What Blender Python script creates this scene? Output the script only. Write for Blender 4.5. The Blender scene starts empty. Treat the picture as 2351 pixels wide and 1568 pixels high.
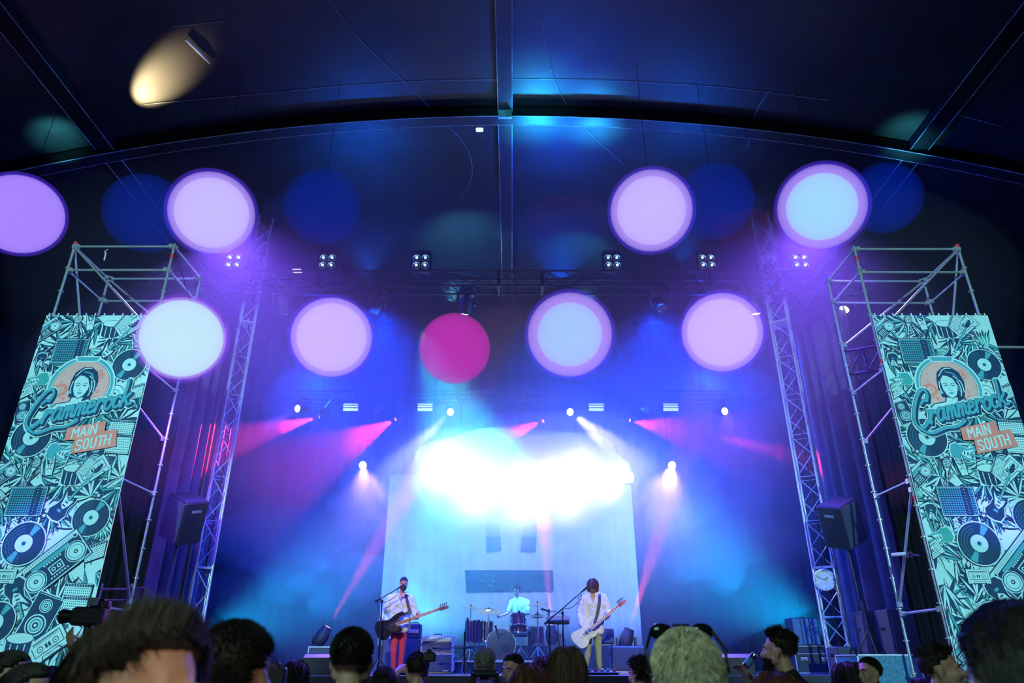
import bpy, bmesh, math, random
from mathutils import Vector, Matrix, Euler
R = math.radians
sc = bpy.context.scene
COL = sc.collection

# ------------------------------------------------------------------ camera
W_PX, H_PX, F_PX = 2351.0, 1568.0, 1600.0
PITCH = R(24.8)
CAM_Z = 1.65
cd = bpy.data.cameras.new('camera')
cam = bpy.data.objects.new('camera', cd)
COL.objects.link(cam)
cd.sensor_fit = 'HORIZONTAL'; cd.sensor_width = 36.0
cd.lens = 36.0 * F_PX / W_PX
cd.clip_start = 0.05; cd.clip_end = 200
cam.location = (0, 0, CAM_Z)
cam.rotation_euler = (R(90) + PITCH, 0, 0)
cd.dof.use_dof = True; cd.dof.focus_distance = 15.0; cd.dof.aperture_fstop = 3.2
sc.camera = cam

def ray(px, py):
    u = (px - W_PX / 2) / F_PX; v = (H_PX / 2 - py) / F_PX
    return Vector((u, math.cos(PITCH) - v * math.sin(PITCH), math.sin(PITCH) + v * math.cos(PITCH)))
def P(px, py, Y):
    """point of the place seen at that pixel, standing at distance Y from the photographer"""
    d = ray(px, py); t = Y / d.y
    return Vector((d.x * t, Y, CAM_Z + d.z * t))

# ------------------------------------------------------------------ view, world
sc.view_settings.view_transform = 'Standard'
sc.view_settings.look = 'None'
sc.view_settings.exposure = 0.0
sc.view_settings.gamma = 1.0
sc.view_settings.use_curve_mapping = False
w = bpy.data.worlds.new('world'); sc.world = w; w.use_nodes = True
w.node_tree.nodes['Background'].inputs[0].default_value = (0.01, 0.04, 0.08, 1)
w.node_tree.nodes['Background'].inputs[1].default_value = 0.03
cy = sc.cycles
cy.max_bounces = 4; cy.diffuse_bounces = 1; cy.glossy_bounces = 2; cy.transmission_bounces = 2
cy.volume_bounces = 0; cy.transparent_max_bounces = 40
cy.use_denoising = True; cy.use_adaptive_sampling = True; cy.adaptive_threshold = 0.18; cy.adaptive_min_samples = 18
cy.sample_clamp_indirect = 3.0
cy.caustics_reflective = False; cy.caustics_refractive = False
try: cy.denoiser = 'OPENIMAGEDENOISE'
except Exception: pass
cy.volume_step_rate = 4.0

# ------------------------------------------------------------------ stage lights and crowd fill
def lamp(kind, loc, aim, power, color, size=0.1, angle=40, blend=0.6):
    l = bpy.data.lights.new('stage_or_fill_light', kind)
    l.energy = power; l.color = color
    if kind == 'SPOT':
        l.spot_size = R(angle); l.spot_blend = blend; l.shadow_soft_size = size
    elif kind == 'AREA':
        l.size = size
    else:
        l.shadow_soft_size = size
    o = bpy.data.objects.new('stage_or_fill_light', l); COL.objects.link(o)
    o.location = loc
    if aim is not None:
        o.rotation_euler = (Vector(aim) - Vector(loc)).to_track_quat('-Z', 'Y').to_euler()
    return o
BLUE = (0.0, 0.05, 1.0); CYAN = (0.0, 0.42, 1.0); PURPLE = (0.36, 0.1, 1.0); RED = (1.0, 0.03, 0.12); WHITE = (1.0, 0.97, 0.9)
PURPLE = (0.20, 0.07, 1.0); VIOLET = (0.22, 0.06, 1.0)
def onroof0(px, py):
    d = ray(px, py); t = 12.9 / d.z
    return d * t + Vector((0, 0, CAM_Z))
# deep blue wash filling the hazy stage, from the moving heads and the rear truss
for px, e in ((866, 1.0), (1290, .6), (1513, 1.0)):
    q = P(px, 700, 15.1); lamp('SPOT', q, (q.x * .9, 18.5, 2), 16000 * e, BLUE, .3, 130, 1.0)
for x in (-6.5, 6.5):
    lamp('SPOT', (x, 21.5, 10.5), (x * .9, 15.5, 4), 7000, BLUE, .3, 130, 1.0)
# cyan wash low on the stage
lamp('SPOT', (-8.8, 20.5, 1.9), (-3.2, 19.5, 4.4), 6000, CYAN, .3, 50, 1.0)
lamp('SPOT', (9.0, 20.5, 1.9), (4.0, 19.5, 4.8), 9000, CYAN, .3, 50, 1.0)
# purple wash from above the front truss, both sides
lamp('SPOT', tuple(P(510, 510, 13.9)), tuple(P(610, 980, 11.0)), 31000, PURPLE, .3, 72, 1.0)
lamp('SPOT', tuple(P(1870, 500, 13.9)), tuple(P(1770, 980, 11.0)), 31000, PURPLE, .3, 72, 1.0)
lamp('SPOT', tuple(P(400, 885, 11.6)), tuple(P(400, 1150, 14)), 1200, PURPLE, .3, 70, 1.0)
# blue spill above the truss
for a, c, e in (((590, 470), (760, 480), 2400), ((560, 470), (330, 490), 1200), ((1775, 470), (1620, 470), 2400), ((1800, 470), (2040, 460), 1600)):
    lamp('SPOT', tuple(P(*a, 14)), tuple(P(*c, 14.2)), e, BLUE, .2, 70, 1.0)
# the glare over the backdrop
for px, py, e in ((1005, 1085, .8), (1050, 1075, 1.0), (1120, 1100, .8), (1195, 1105, .8), (1265, 1095, .8), (1330, 1085, 1.0), (1410, 1115, .9), (1090, 1140, .8), (1300, 1145, .9), (1200, 1160, .8)):
    lamp('POINT', tuple(P(px, py, 19.0)), None, 100 * e, WHITE, .15)
# white cyan light on the backdrop from the truss
lamp('SPOT', (-2.1, 15.0, 9.0), (-.3, 21, 3.8), 12000, (0.05, .8, .85), .2, 46, .8)
# followspots on the band from the house
lamp('SPOT', (3, 3, 7.5), (2.0, 15.5, 2.4), 4200, (0.95, .95, .85), .1, 11, .8)
lamp('SPOT', (-3, 3, 7.5), (-2.5, 15.8, 2.4), 4200, (1.0, .9, .8), .1, 11, .8)
lamp('SPOT', (1, 3, 7.8), (.2, 18.5, 2.4), 2600, (0.5, .9, 1.0), .1, 9, .8)
# red beams of the rear truss
for a, c, e, an in (((733, 957), (520, 1016), 26000, 15), ((908, 963), (780, 1030), 22000, 16), ((1247, 967), (1150, 1004), 9000, 9), ((1446, 965), (1545, 986), 14000, 11)):
    q = P(*a, 20.0); d = (P(*c, 16.5) - q).normalized()
    lamp('SPOT', q + d * .3, q + d * 3, e, RED, .04, an, .3)
# red beams from the floor
for px, py, Y, d, e in ((752, 1440, 17.6, (.5, .1, 1), 7000), (1265, 1436, 19.0, (-.05, .05, 1), 5000), (1445, 1445, 17.4, (.42, .1, 1), 8000)):
    q = P(px, py, Y) + Vector(d).normalized() * .1
    lamp('SPOT', q, q + Vector(d), e, (1.0, .08, .16), .04, 11, .3)
# a red lamp grazing the right curtain
lamp('SPOT', tuple(P(1640, 1000, 20)), tuple(P(1985, 1090, 16.2)), 9000, RED, .1, 12, .7)
# wash lamps
for px, py, c_, c, e, an in ((683, 938, (560, 1010), PURPLE, 3000, 26), (1034, 946, (900, 1080), (.4, .45, 1), 5000, 20), (1309, 946, (1430, 1040), (.45, .4, 1), 7000, 24), (1664, 944, (1680, 990), PURPLE, 1200, 40),
                        (833, 1068, (838, 1130), (.4, .22, 1), 4500, 44), (1543, 1068, (1530, 1130), (.4, .25, 1), 6500, 44)):
    q = P(px, py, 19.6); d = (P(*c_, 18.4) - q).normalized()
    lamp('SPOT', q + d * .2, q + d * 3, e, c, .08, an, .8)
# front of house light on the banners
lamp('SPOT', (-5, -6, 7), (-7.8, 11.5, 5.2), 11000, (.42, .88, 1.0), .2, 34, .4)
lamp('SPOT', (5, -6, 7), (7.9, 11.5, 5.2), 11000, (.42, .88, 1.0), .2, 34, .4)
# coloured patches on the tent roof
c = onroof0(390, 145)
lamp('SPOT', tuple(c + Vector((-1.5, 1.3, -1.7))), tuple(c + Vector((.25, -.25, 0))), 3400, (1.0, .74, .38), .05, 32, 1.0)
for c, off, e, col, ang in (((1235, 303), (0, .7, -1.5), 800, (.02, .5, 1), 76), ((1362, 312), (0, .7, -1.5), 700, (.02, .42, 1), 70), ((1290, 320), (0, 2.5, -3.2), 1300, (0, .08, 1), 110), ((1200, 222), (0, -1.2, -2.6), 260, (.06, .7, .9), 66), ((140, 235), (.5, 0, -2.5), 160, (.1, .7, .8), 60), ((2085, 255), (-.5, 0, -2.5), 160, (.1, .7, .8), 60),
                       ((1070, 568), (-.3, -1.0, -2.6), 1000, (.1, .62, 1), 84), ((1325, 590), (.3, -1.0, -2.4), 700, (.08, .7, 1), 70), ((850, 380), (0, 1, -3.2), 700, (0, .12, 1), 100), ((1560, 340), (0, 1, -3.2), 500, (0, .12, 1), 100)):
    q = onroof0(*c); lamp('SPOT', tuple(q + Vector(off)), tuple(q), e * 1.6, col, .1, ang, 1.0)
# from behind the photographer: unseen fill added to brighten the crowd, warm forehead spot
lamp('AREA', (-2.5, -4, 6), (0, 4, 1.5), 230, (.6, 1.0, .85), 3.0)
lamp('SPOT', (4.5, -2.5, 3.4), tuple(P(450, 1540, 1.1)), 500, (1.0, .75, .5), .1, 9, .8)
# violet lamps grazing the banners low down
for px, py in ((75, 1215), (2262, 1185)):
    lamp('SPOT', (0, 4, 6.5), tuple(P(px, py, 11.4)), 9000, (.35, .12, 1.0), .05, 6, 1.0)


# ------------------------------------------------------------------ materials
MATS = {}
def mat(name, color=(0.5, 0.5, 0.5), rough=0.6, metal=0.0, var=0.15, scale=8.0, bump=0.0, emit=None, estr=0.0, sheen=0.0):
    if name in MATS: return MATS[name]
    m = bpy.data.materials.new(name); m.use_nodes = True
    nt = m.node_tree; b = nt.nodes['Principled BSDF']
    b.inputs['Roughness'].default_value = rough; b.inputs['Metallic'].default_value = metal
    c = (*color, 1)
    b.inputs['Base Color'].default_value = c
    if var > 0:
        n = nt.nodes.new('ShaderNodeTexNoise'); n.inputs['Scale'].default_value = scale; n.inputs['Detail'].default_value = 4
        tc = nt.nodes.new('ShaderNodeTexCoord'); nt.links.new(tc.outputs['Object'], n.inputs['Vector'])
        r = nt.nodes.new('ShaderNodeValToRGB')
        r.color_ramp.elements[0].position = 0.3; r.color_ramp.elements[1].position = 0.7
        r.color_ramp.elements[0].color = (*[x * (1 - var) for x in color], 1)
        r.color_ramp.elements[1].color = (*[min(1, x * (1 + var)) for x in color], 1)
        nt.links.new(n.outputs['Fac'], r.inputs['Fac']); nt.links.new(r.outputs['Color'], b.inputs['Base Color'])
        if bump > 0:
            bp = nt.nodes.new('ShaderNodeBump'); bp.inputs['Strength'].default_value = bump
            nt.links.new(n.outputs['Fac'], bp.inputs['Height']); nt.links.new(bp.outputs['Normal'], b.inputs['Normal'])
    if emit:
        b.inputs['Emission Color'].default_value = (*emit, 1); b.inputs['Emission Strength'].default_value = estr
    MATS[name] = m
    return m
def volmat(name, scatter=None, density=0.0, emis=None, estr=0.0, absorb=0.0, aniso=0.0):
    m = bpy.data.materials.new(name); m.use_nodes = True
    nt = m.node_tree; nt.nodes.clear()
    out = nt.nodes.new('ShaderNodeOutputMaterial')
    last = None
    def add(sh):
        nonlocal last
        if last is None: last = sh.outputs[0]
        else:
            a = nt.nodes.new('ShaderNodeAddShader'); nt.links.new(last, a.inputs[0]); nt.links.new(sh.outputs[0], a.inputs[1]); last = a.outputs[0]
    if density > 0:
        s = nt.nodes.new('ShaderNodeVolumeScatter'); s.inputs['Color'].default_value = (*scatter, 1)
        s.inputs['Density'].default_value = density; s.inputs['Anisotropy'].default_value = aniso; add(s)
    if absorb > 0:
        s = nt.nodes.new('ShaderNodeVolumeAbsorption'); s.inputs['Color'].default_value = (0, 0, 0, 1); s.inputs['Density'].default_value = absorb; add(s)
    if emis:
        s = nt.nodes.new('ShaderNodeEmission'); s.inputs['Color'].default_value = (*emis, 1); s.inputs['Strength'].default_value = estr; add(s)
    nt.links.new(last, out.inputs['Volume'])
    return m

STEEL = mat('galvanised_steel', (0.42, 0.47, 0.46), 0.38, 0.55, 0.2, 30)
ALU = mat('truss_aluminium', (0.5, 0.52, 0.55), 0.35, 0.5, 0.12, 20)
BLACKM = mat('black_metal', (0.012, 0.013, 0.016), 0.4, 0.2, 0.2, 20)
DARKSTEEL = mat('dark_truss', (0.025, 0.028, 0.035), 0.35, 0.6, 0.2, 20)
BLACKP = mat('black_vinyl', (0.02, 0.021, 0.025), 0.55, 0, 0.3, 40, 0.1)
CHROME = mat('chrome', (0.75, 0.77, 0.78), 0.12, 1.0, 0.05, 10)
REDTAPE = mat('red_tape', (0.8, 0.03, 0.03), 0.5, 0, 0.1, 20, emit=(1, 0.05, 0.03), estr=0.0)
BRASS = mat('cymbal_brass', (0.72, 0.62, 0.32), 0.25, 0.9, 0.15, 30)

# ------------------------------------------------------------------ mesh building
def frame_from(d, up=Vector((0, 0, 1))):
    d = Vector(d).normalized()
    if abs(d.dot(up)) > 0.98: up = Vector((1, 0, 0))
    a = d.cross(up).normalized(); b = a.cross(d).normalized()
    return a, b, d
class MB:
    def __init__(s): s.v = []; s.f = []; s.m = []; s.mats = []; s.M = Matrix.Identity(4); s.cur = 0
    def use(s, m):
        if m not in s.mats: s.mats.append(m)
        s.cur = s.mats.index(m); return s
    def add(s, vs, fs):
        o = len(s.v); s.v.extend([(v[0], v[1], v[2]) for v in vs])
        s.f.extend([tuple([i + o for i in f]) for f in fs]); s.m.extend([s.cur] * len(fs))
    def box(s, c, size, rot=None):
        c = Vector(c); x, y, z = [q / 2 for q in size]
        m = rot.to_matrix() if isinstance(rot, Euler) else (rot if rot is not None else Matrix.Identity(3))
        vs = [c + m @ Vector((a * x, b * y, d * z)) for a in (-1, 1) for b in (-1, 1) for d in (-1, 1)]
        s.add(vs, [(0, 1, 3, 2), (4, 6, 7, 5), (0, 4, 5, 1), (2, 3, 7, 6), (0, 2, 6, 4), (1, 5, 7, 3)]); return s
    def rbox(s, c, size, r=0.02, rot=None):
        """box with chamfered vertical and horizontal edges"""
        c = Vector(c); x, y, z = [q / 2 for q in size]; r = min(r, x * .9, y * .9, z * .9)
        m = rot.to_matrix() if isinstance(rot, Euler) else (rot if rot is not None else Matrix.Identity(3))
        def ring(xx, yy, rr, zz):
            return [(xx, -yy + rr, zz), (xx, yy - rr, zz), (xx - rr, yy, zz), (-xx + rr, yy, zz), (-xx, yy - rr, zz), (-xx, -yy + rr, zz), (-xx + rr, -yy, zz), (xx - rr, -yy, zz)]
        rings = [ring(x - r, y - r, r * .6, -z), ring(x, y, r, -z + r), ring(x, y, r, z - r), ring(x - r, y - r, r * .6, z)]
        vs = [c + m @ Vector(p) for rg in rings for p in rg]
        fs = [tuple(reversed(range(8))), tuple(range(24, 32))]
        for k in range(3):
            for i in range(8):
                j = (i + 1) % 8; fs.append((k * 8 + i, k * 8 + j, k * 8 + 8 + j, k * 8 + 8 + i))
        s.add(vs, fs); return s
    def cyl(s, p0, p1, r0, r1=None, n=10):
        if r1 is None: r1 = r0
        p0 = Vector(p0); p1 = Vector(p1); a, b, d = frame_from(p1 - p0)
        vs = []
        for p, r in ((p0, r0), (p1, r1)):
            for i in range(n):
                t = 2 * math.pi * i / n; vs.append(p + (a * math.cos(t) + b * math.sin(t)) * r)
        fs = [(i, (i + 1) % n, n + (i + 1) % n, n + i) for i in range(n)] + [tuple(reversed(range(n))), tuple(range(n, 2 * n))]
        s.add(vs, fs); return s
    def strand(s, pts, rr):
        """thin three-sided tapering hair"""
        vs = []; m = len(pts); d = pts[-1] - pts[0]; a = d.cross(Vector((.3, .5, .8))); a = a.normalized() if a.length > 1e-7 else Vector((1, 0, 0)); b_ = d.cross(a).normalized()
        o1, o2, o3 = a, a * -.5 + b_ * .86, a * -.5 - b_ * .86
        for p, r in zip(pts, rr): vs += [p + o1 * r, p + o2 * r, p + o3 * r]
        fs = []
        for k in range(m - 1):
            q = 3 * k; fs += [(q, q + 1, q + 4, q + 3), (q + 1, q + 2, q + 5, q + 4), (q + 2, q, q + 3, q + 5)]
        s.add(vs, fs)
    def tube(s, pts, r, n=8):
        pts = [Vector(p) for p in pts]; rr = r if isinstance(r, (list, tuple)) else [r] * len(pts)
        vs = []; up = Vector((0.1, 0.2, 1))
        for k, p in enumerate(pts):
            d = (pts[min(k + 1, len(pts) - 1)] - pts[max(k - 1, 0)])
            if d.length < 1e-9: d = Vector((0, 0, 1))
            a, b, d = frame_from(d, up)
            for i in range(n):
                t = 2 * math.pi * i / n; vs.append(p + (a * math.cos(t) + b * math.sin(t)) * rr[k])
        fs = []
        for k in range(len(pts) - 1):
            for i in range(n): fs.append((k * n + i, k * n + (i + 1) % n, k * n + n + (i + 1) % n, k * n + n + i))
        fs += [tuple(reversed(range(n))), tuple(range((len(pts) - 1) * n, len(pts) * n))]
        s.add(vs, fs); return s
    def lathe(s, c, axis, prof, n=20):
        """prof: list of (radius, height along axis)"""
        c = Vector(c); a, b, d = frame_from(axis); vs = []
        for r, h in prof:
            for i in range(n):
                t = 2 * math.pi * i / n; vs.append(c + d * h + (a * math.cos(t) + b * math.sin(t)) * max(r, 1e-4))
        fs = []
        for k in range(len(prof) - 1):
            for i in range(n): fs.append((k * n + i, k * n + (i + 1) % n, k * n + n + (i + 1) % n, k * n + n + i))
        fs += [tuple(reversed(range(n))), tuple(range((len(prof) - 1) * n, len(prof) * n))]
        s.add(vs, fs); return s
    def ell(s, c, r, rot=None, nu=14, nv=9):
        c = Vector(c); m = rot if rot is not None else Matrix.Identity(3); vs = []
        for j in range(1, nv):
            ph = math.pi * j / nv
            for i in range(nu):
                t = 2 * math.pi * i / nu
                vs.append(c + m @ Vector((r[0] * math.sin(ph) * math.cos(t), r[1] * math.sin(ph) * math.sin(t), r[2] * math.cos(ph))))
        vs.append(c + m @ Vector((0, 0, r[2]))); vs.append(c + m @ Vector((0, 0, -r[2])))
        top, bot = len(vs) - 2, len(vs) - 1; fs = []
        for j in range(nv - 2):
            for i in range(nu): fs.append((j * nu + i, (j + 1) * nu + i, (j + 1) * nu + (i + 1) % nu, j * nu + (i + 1) % nu))
        for i in range(nu):
            fs.append((top, i, (i + 1) % nu)); fs.append((bot, (nv - 2) * nu + (i + 1) % nu, (nv - 2) * nu + i))
        s.add(vs, fs); return s
    def cap(s, p0, r0, p1, r1, n=12):
        p0 = Vector(p0); p1 = Vector(p1); L = (p1 - p0).length
        if L < 1e-6: return s.ell(p0, (r0, r0, r0))
        pr = []
        for k in range(5): a = math.pi / 2 * (1 - k / 4); pr.append((r0 * math.cos(a), -r0 * math.sin(a)))
        for k in range(5): a = math.pi / 2 * (k / 4); pr.append((r1 * math.cos(a), L + r1 * math.sin(a)))
        return s.lathe(p0, p1 - p0, pr, n)
    def prism(s, pts, nrm, th, bev=0.0):
        """closed outline (3-D points in one plane) given thickness th along nrm"""
        nrm = Vector(nrm).normalized(); pts = [Vector(p) for p in pts]; n = len(pts)
        if bev > 0:
            c = sum(pts, Vector()) / n
            ins = [p + (c - p).normalized() * bev for p in pts]
            L = [ins, [p + nrm * bev for p in pts], [p + nrm * (th - bev) for p in pts], [p + nrm * th for p in ins]]
        else: L = [pts, [p + nrm * th for p in pts]]
        vs = [p for l in L for p in l]; fs = [tuple(reversed(range(n))), tuple(range((len(L) - 1) * n, len(L) * n))]
        for k in range(len(L) - 1):
            for i in range(n): fs.append((k * n + i, k * n + (i + 1) % n, k * n + n + (i + 1) % n, k * n + n + i))
        s.add(vs, fs); return s
    def mesh(s, name):
        me = bpy.data.meshes.new(name); me.from_pydata(s.v, [], s.f)
        for m in s.mats: me.materials.append(m)
        if len(s.mats) > 1: me.polygons.foreach_set('material_index', s.m)
        me.update(); return me
    def build(s, name, material=None, parent=None, smooth=None, fix=True):
        if material is not None and not s.mats: s.mats = [material]
        me = s.mesh(name)
        if fix:
            bm = bmesh.new(); bm.from_mesh(me); bmesh.ops.recalc_face_normals(bm, faces=bm.faces[:]); bm.to_mesh(me); bm.free()
        o = bpy.data.objects.new(name, me); COL.objects.link(o)
        if parent is not None:
            o.parent = parent; o.matrix_parent_inverse = mpi(parent)
        if smooth is not None:
            for p in me.polygons: p.use_smooth = True
            if smooth < 180:
                try:
                    me.set_sharp_from_angle(angle=R(smooth))
                except Exception: pass
        return o
def mpi(parent):
    M = Matrix.Identity(4); chain = []
    p = parent
    while p is not None: chain.append(p); p = p.parent
    for q in reversed(chain): M = M @ q.matrix_parent_inverse @ q.matrix_basis
    return M.inverted()
def empty(name, loc, label, cat, group=None):
    o = bpy.data.objects.new(name, None); COL.objects.link(o); o.empty_display_size = 0.1
    o.location = loc; o['label'] = label; o['category'] = cat
    if group: o['group'] = group
    return o
def tag(o, label, cat, group=None, kind=None):
    o['label'] = label; o['category'] = cat
    if group: o['group'] = group
    if kind: o['kind'] = kind
    return o
def struct(o, label=None):
    o['kind'] = 'structure'
    if label: o['label'] = label
    return o
def copy_tree(o, parent=None):
    c = o.copy(); COL.objects.link(c); c.parent = parent
    for ch in list(o.children): copy_tree(ch, c)
    return c

# ------------------------------------------------------------------ the place: floor, tent roof, walls, stage
TENT = mat('black_tent_fabric', (0.0035, 0.0065, 0.008), 0.5, 0, 0.55, 1.6, 0.08)
DRAPE = mat('black_drape', (0.004, 0.004, 0.006), 0.8, 0, 0.2, 3)
def roof_z(x, y): return 14.9 - 0.0117 * x * x - max(0, (y - 14)) * 0.02
b = MB()
b.box((0, 10, -0.05), (36, 40, 0.1)); struct(b.build('floor', mat('trodden_ground', (0.03, 0.035, 0.03), 0.9, 0, 0.4, 3)))
b = MB(); nx, ny = 48, 24
for j in range(ny + 1):
    for i in range(nx + 1):
        x = -17 + 34 * i / nx; y = -8 + 36 * j / ny; b.v.append((x, y, roof_z(x, y)))
for j in range(ny):
    for i in range(nx):
        a = j * (nx + 1) + i; b.f.append((a, a + 1, a + nx + 2, a + nx + 1)); b.m.append(0)
roof = b.build('ceiling', TENT, smooth=180); struct(roof)
roof.modifiers.new('thickness', 'SOLIDIFY').thickness = -0.04; roof.modifiers[-1].offset = 1
def folded(name, p0, p1, z0, z1, amp, period, material, rnd=0):
    """hanging cloth with vertical folds between two ground points"""
    rng = random.Random(rnd); b = MB(); p0 = Vector(p0); p1 = Vector(p1); L = (p1 - p0).length
    d = (p1 - p0) / L; nrm = Vector((-d.y, d.x, 0)); n = max(8, int(L / period * 10)); ph = 0; prs = []
    for i in range(n + 1):
        ph += 2 * math.pi / 10 * rng.uniform(0.55, 1.45); prs.append(math.sin(ph) * amp * rng.uniform(0.8, 1.1) + math.sin(ph * .31) * amp * .6)
    rows = 8
    for k in range(rows + 1):
        z = z0 + (z1 - z0) * k / rows; s = 1.15 - 0.4 * k / rows
        for i in range(n + 1):
            q = p0 + d * (L * i / n) + nrm * prs[i] * s; b.v.append((q.x, q.y, z))
    for k in range(rows):
        for i in range(n):
            a = k * (n + 1) + i; b.f.append((a, a + 1, a + n + 2, a + n + 1)); b.m.append(0)
    o = b.build(name, material, smooth=180)
    m = o.modifiers.new('thickness', 'SOLIDIFY'); m.thickness = 0.01
    return o
struct(folded('wall_back', (-17, 25.5, 0), (17, 25.5, 0), 0, 14.6, 0.10, 0.5, DRAPE, 1))
WALLM = mat('side_tent_wall', (0.02, 0.022, 0.03), 0.7, 0, 0.3, 2)
struct(folded('wall_left', (-16.5, -8, 0), (-16.5, 25.5, 0), 0, 11.8, 0.06, 1.2, WALLM, 2))
struct(folded('wall_right', (16.5, -8, 0), (16.5, 25.5, 0), 0, 11.8, 0.06, 1.2, WALLM, 3))
# roof ribs: long beams and the cross arch, each with bright welded edges
EDGE = mat('tent_edge_rope', (0.22, 0.27, 0.3), 0.5, 0, 0.6, 4)
TN = [0]
def trim(b, m, **k):
    TN[0] += 1; o = b.build('trim_%d' % TN[0], m, **k); return struct(o)
for X, hw in ((-0.18, 0.17), (-10.25, 0.22), (10.25, 0.22)):
    b = MB(); b.use(mat('roof_beam', (0.006, 0.007, 0.01), 0.5, 0.2, 0.3, 4))
    ys = [-8 + 32 * i / 24 for i in range(25)]
    for y0, y1 in zip(ys, ys[1:]):
        z0, z1 = roof_z(X, y0) - .16, roof_z(X, y1) - .16
        b.prism([(X - hw, y0, z0 - .12), (X + hw, y0, z0 - .12), (X + hw, y0, z0 + .12), (X - hw, y0, z0 + .12)], (0, y1 - y0, z1 - z0), math.hypot(y1 - y0, z1 - z0))
    b.use(EDGE)
    for s in (-1, 1): b.tube([(X + s * (hw + .012), y, roof_z(X, y) - .28) for y in ys], 0.011, 5)
    trim(b, None)
b = MB(); b.use(MATS['roof_beam'])
xs = [-16.5 + 33 * i / 44 for i in range(45)]
for x0, x1 in zip(xs, xs[1:]):
    z0, z1 = roof_z(x0, 14) - .3, roof_z(x1, 14) - .3
    b.prism([(x0, 13.9, z0 - .12), (x0, 14.2, z0 - .12), (x0, 14.2, z0 + .2), (x0, 13.9, z0 + .2)], (x1 - x0, 0, z1 - z0), math.hypot(x1 - x0, z1 - z0))
b.use(EDGE); b.tube([(x, 13.89, roof_z(x, 14) - .42) for x in xs], 0.012, 5); b.tube([(x, 14.22, roof_z(x, 14) - .42) for x in xs], 0.008, 5)
b.box((-0.18, 13.85, roof_z(0, 14) - .4), (0.34, 0.08, 0.24))
trim(b, None)
def onroof(px, py, drop=0.06):
    d = ray(px, py); lo, hi = 5.0, 60.0
    for _ in range(40):
        t = (lo + hi) / 2; p = d * t
        if CAM_Z + p.z > roof_z(p.x, p.y) - drop: hi = t
        else: lo = t
    return d * lo + Vector((0, 0, CAM_Z))
def smooth_path(pts, k=8):
    pts = [Vector(p) for p in pts]; q = [pts[0] * 2 - pts[1]] + pts + [pts[-1] * 2 - pts[-2]]; out = []
    for i in range(1, len(q) - 2):
        for j in range(k):
            t = j / k; a, b_, c, d = q[i - 1], q[i], q[i + 1], q[i + 2]
            out.append(0.5 * ((2 * b_) + (c - a) * t + (2 * a - 5 * b_ + 4 * c - d) * t * t + (3 * b_ - a - 3 * c + d) * t ** 3))
    out.append(pts[-1]); return out
b = MB()
SEAMS = [[(755, 0), (830, 95), (910, 170), (990, 250)], [(1000, 268), (1050, 310), (1080, 360), (1082, 410), (1060, 455)],
         [(1248, 0), (1250, 90), (1272, 180), (1300, 240)], [(1320, 268), (1370, 320), (1440, 385)],
         [(330, 240), (550, 220), (760, 200), (950, 187), (1150, 183), (1300, 183), (1500, 190), (1700, 205), (1900, 230)],
         [(240, 350), (300, 390), (360, 440)], [(1765, 210), (1735, 260), (1715, 340)], [(2120, 330), (2020, 450)], [(2165, 255), (2300, 290)]]
for s in SEAMS: b.tube(smooth_path([onroof(*q) for q in s]), 0.007, 5)
b.tube([onroof(392, 62), onroof(520, 48)], .008, 5)
trim(b, EDGE)
b = MB(); b.tube([onroof(426, 90, .1), onroof(455, 118, .1), onroof(482, 146, .1)], [0.03, .04, .02], 6)
tag(b.build('roof_batten', mat('pale_batten', (0.75, 0.7, 0.55), 0.5)), 'short pale batten under the dark tent roof beside the yellow light patch', 'batten')
b = MB(); c = onroof(1101, 298, .15); b.rbox(c, (0.2, 0.1, 0.1), .02, Euler((R(30), 0, 0)))
tag(b.build('roof_lamp', mat('glowing_white', (0.9, 0.9, 0.85), 0.4, emit=(0.8, 1, 0.9), estr=0.9)), 'small white rectangular lamp on the tent roof near its centre beam', 'lamp')

# stage deck
DECK = mat('stage_deck', (0.03, 0.04, 0.05), 0.35, 0.1, 0.3, 3)
ST = 1.45
b = MB(); b.box((0, 19.3, ST - .06), (22, 11, .12)); b.box((0, 19.3, (ST - .12) / 2), (21.6, 10.7, ST - .12))
stage = b.build('stage', DECK); struct(stage, 'black stage deck')
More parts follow.
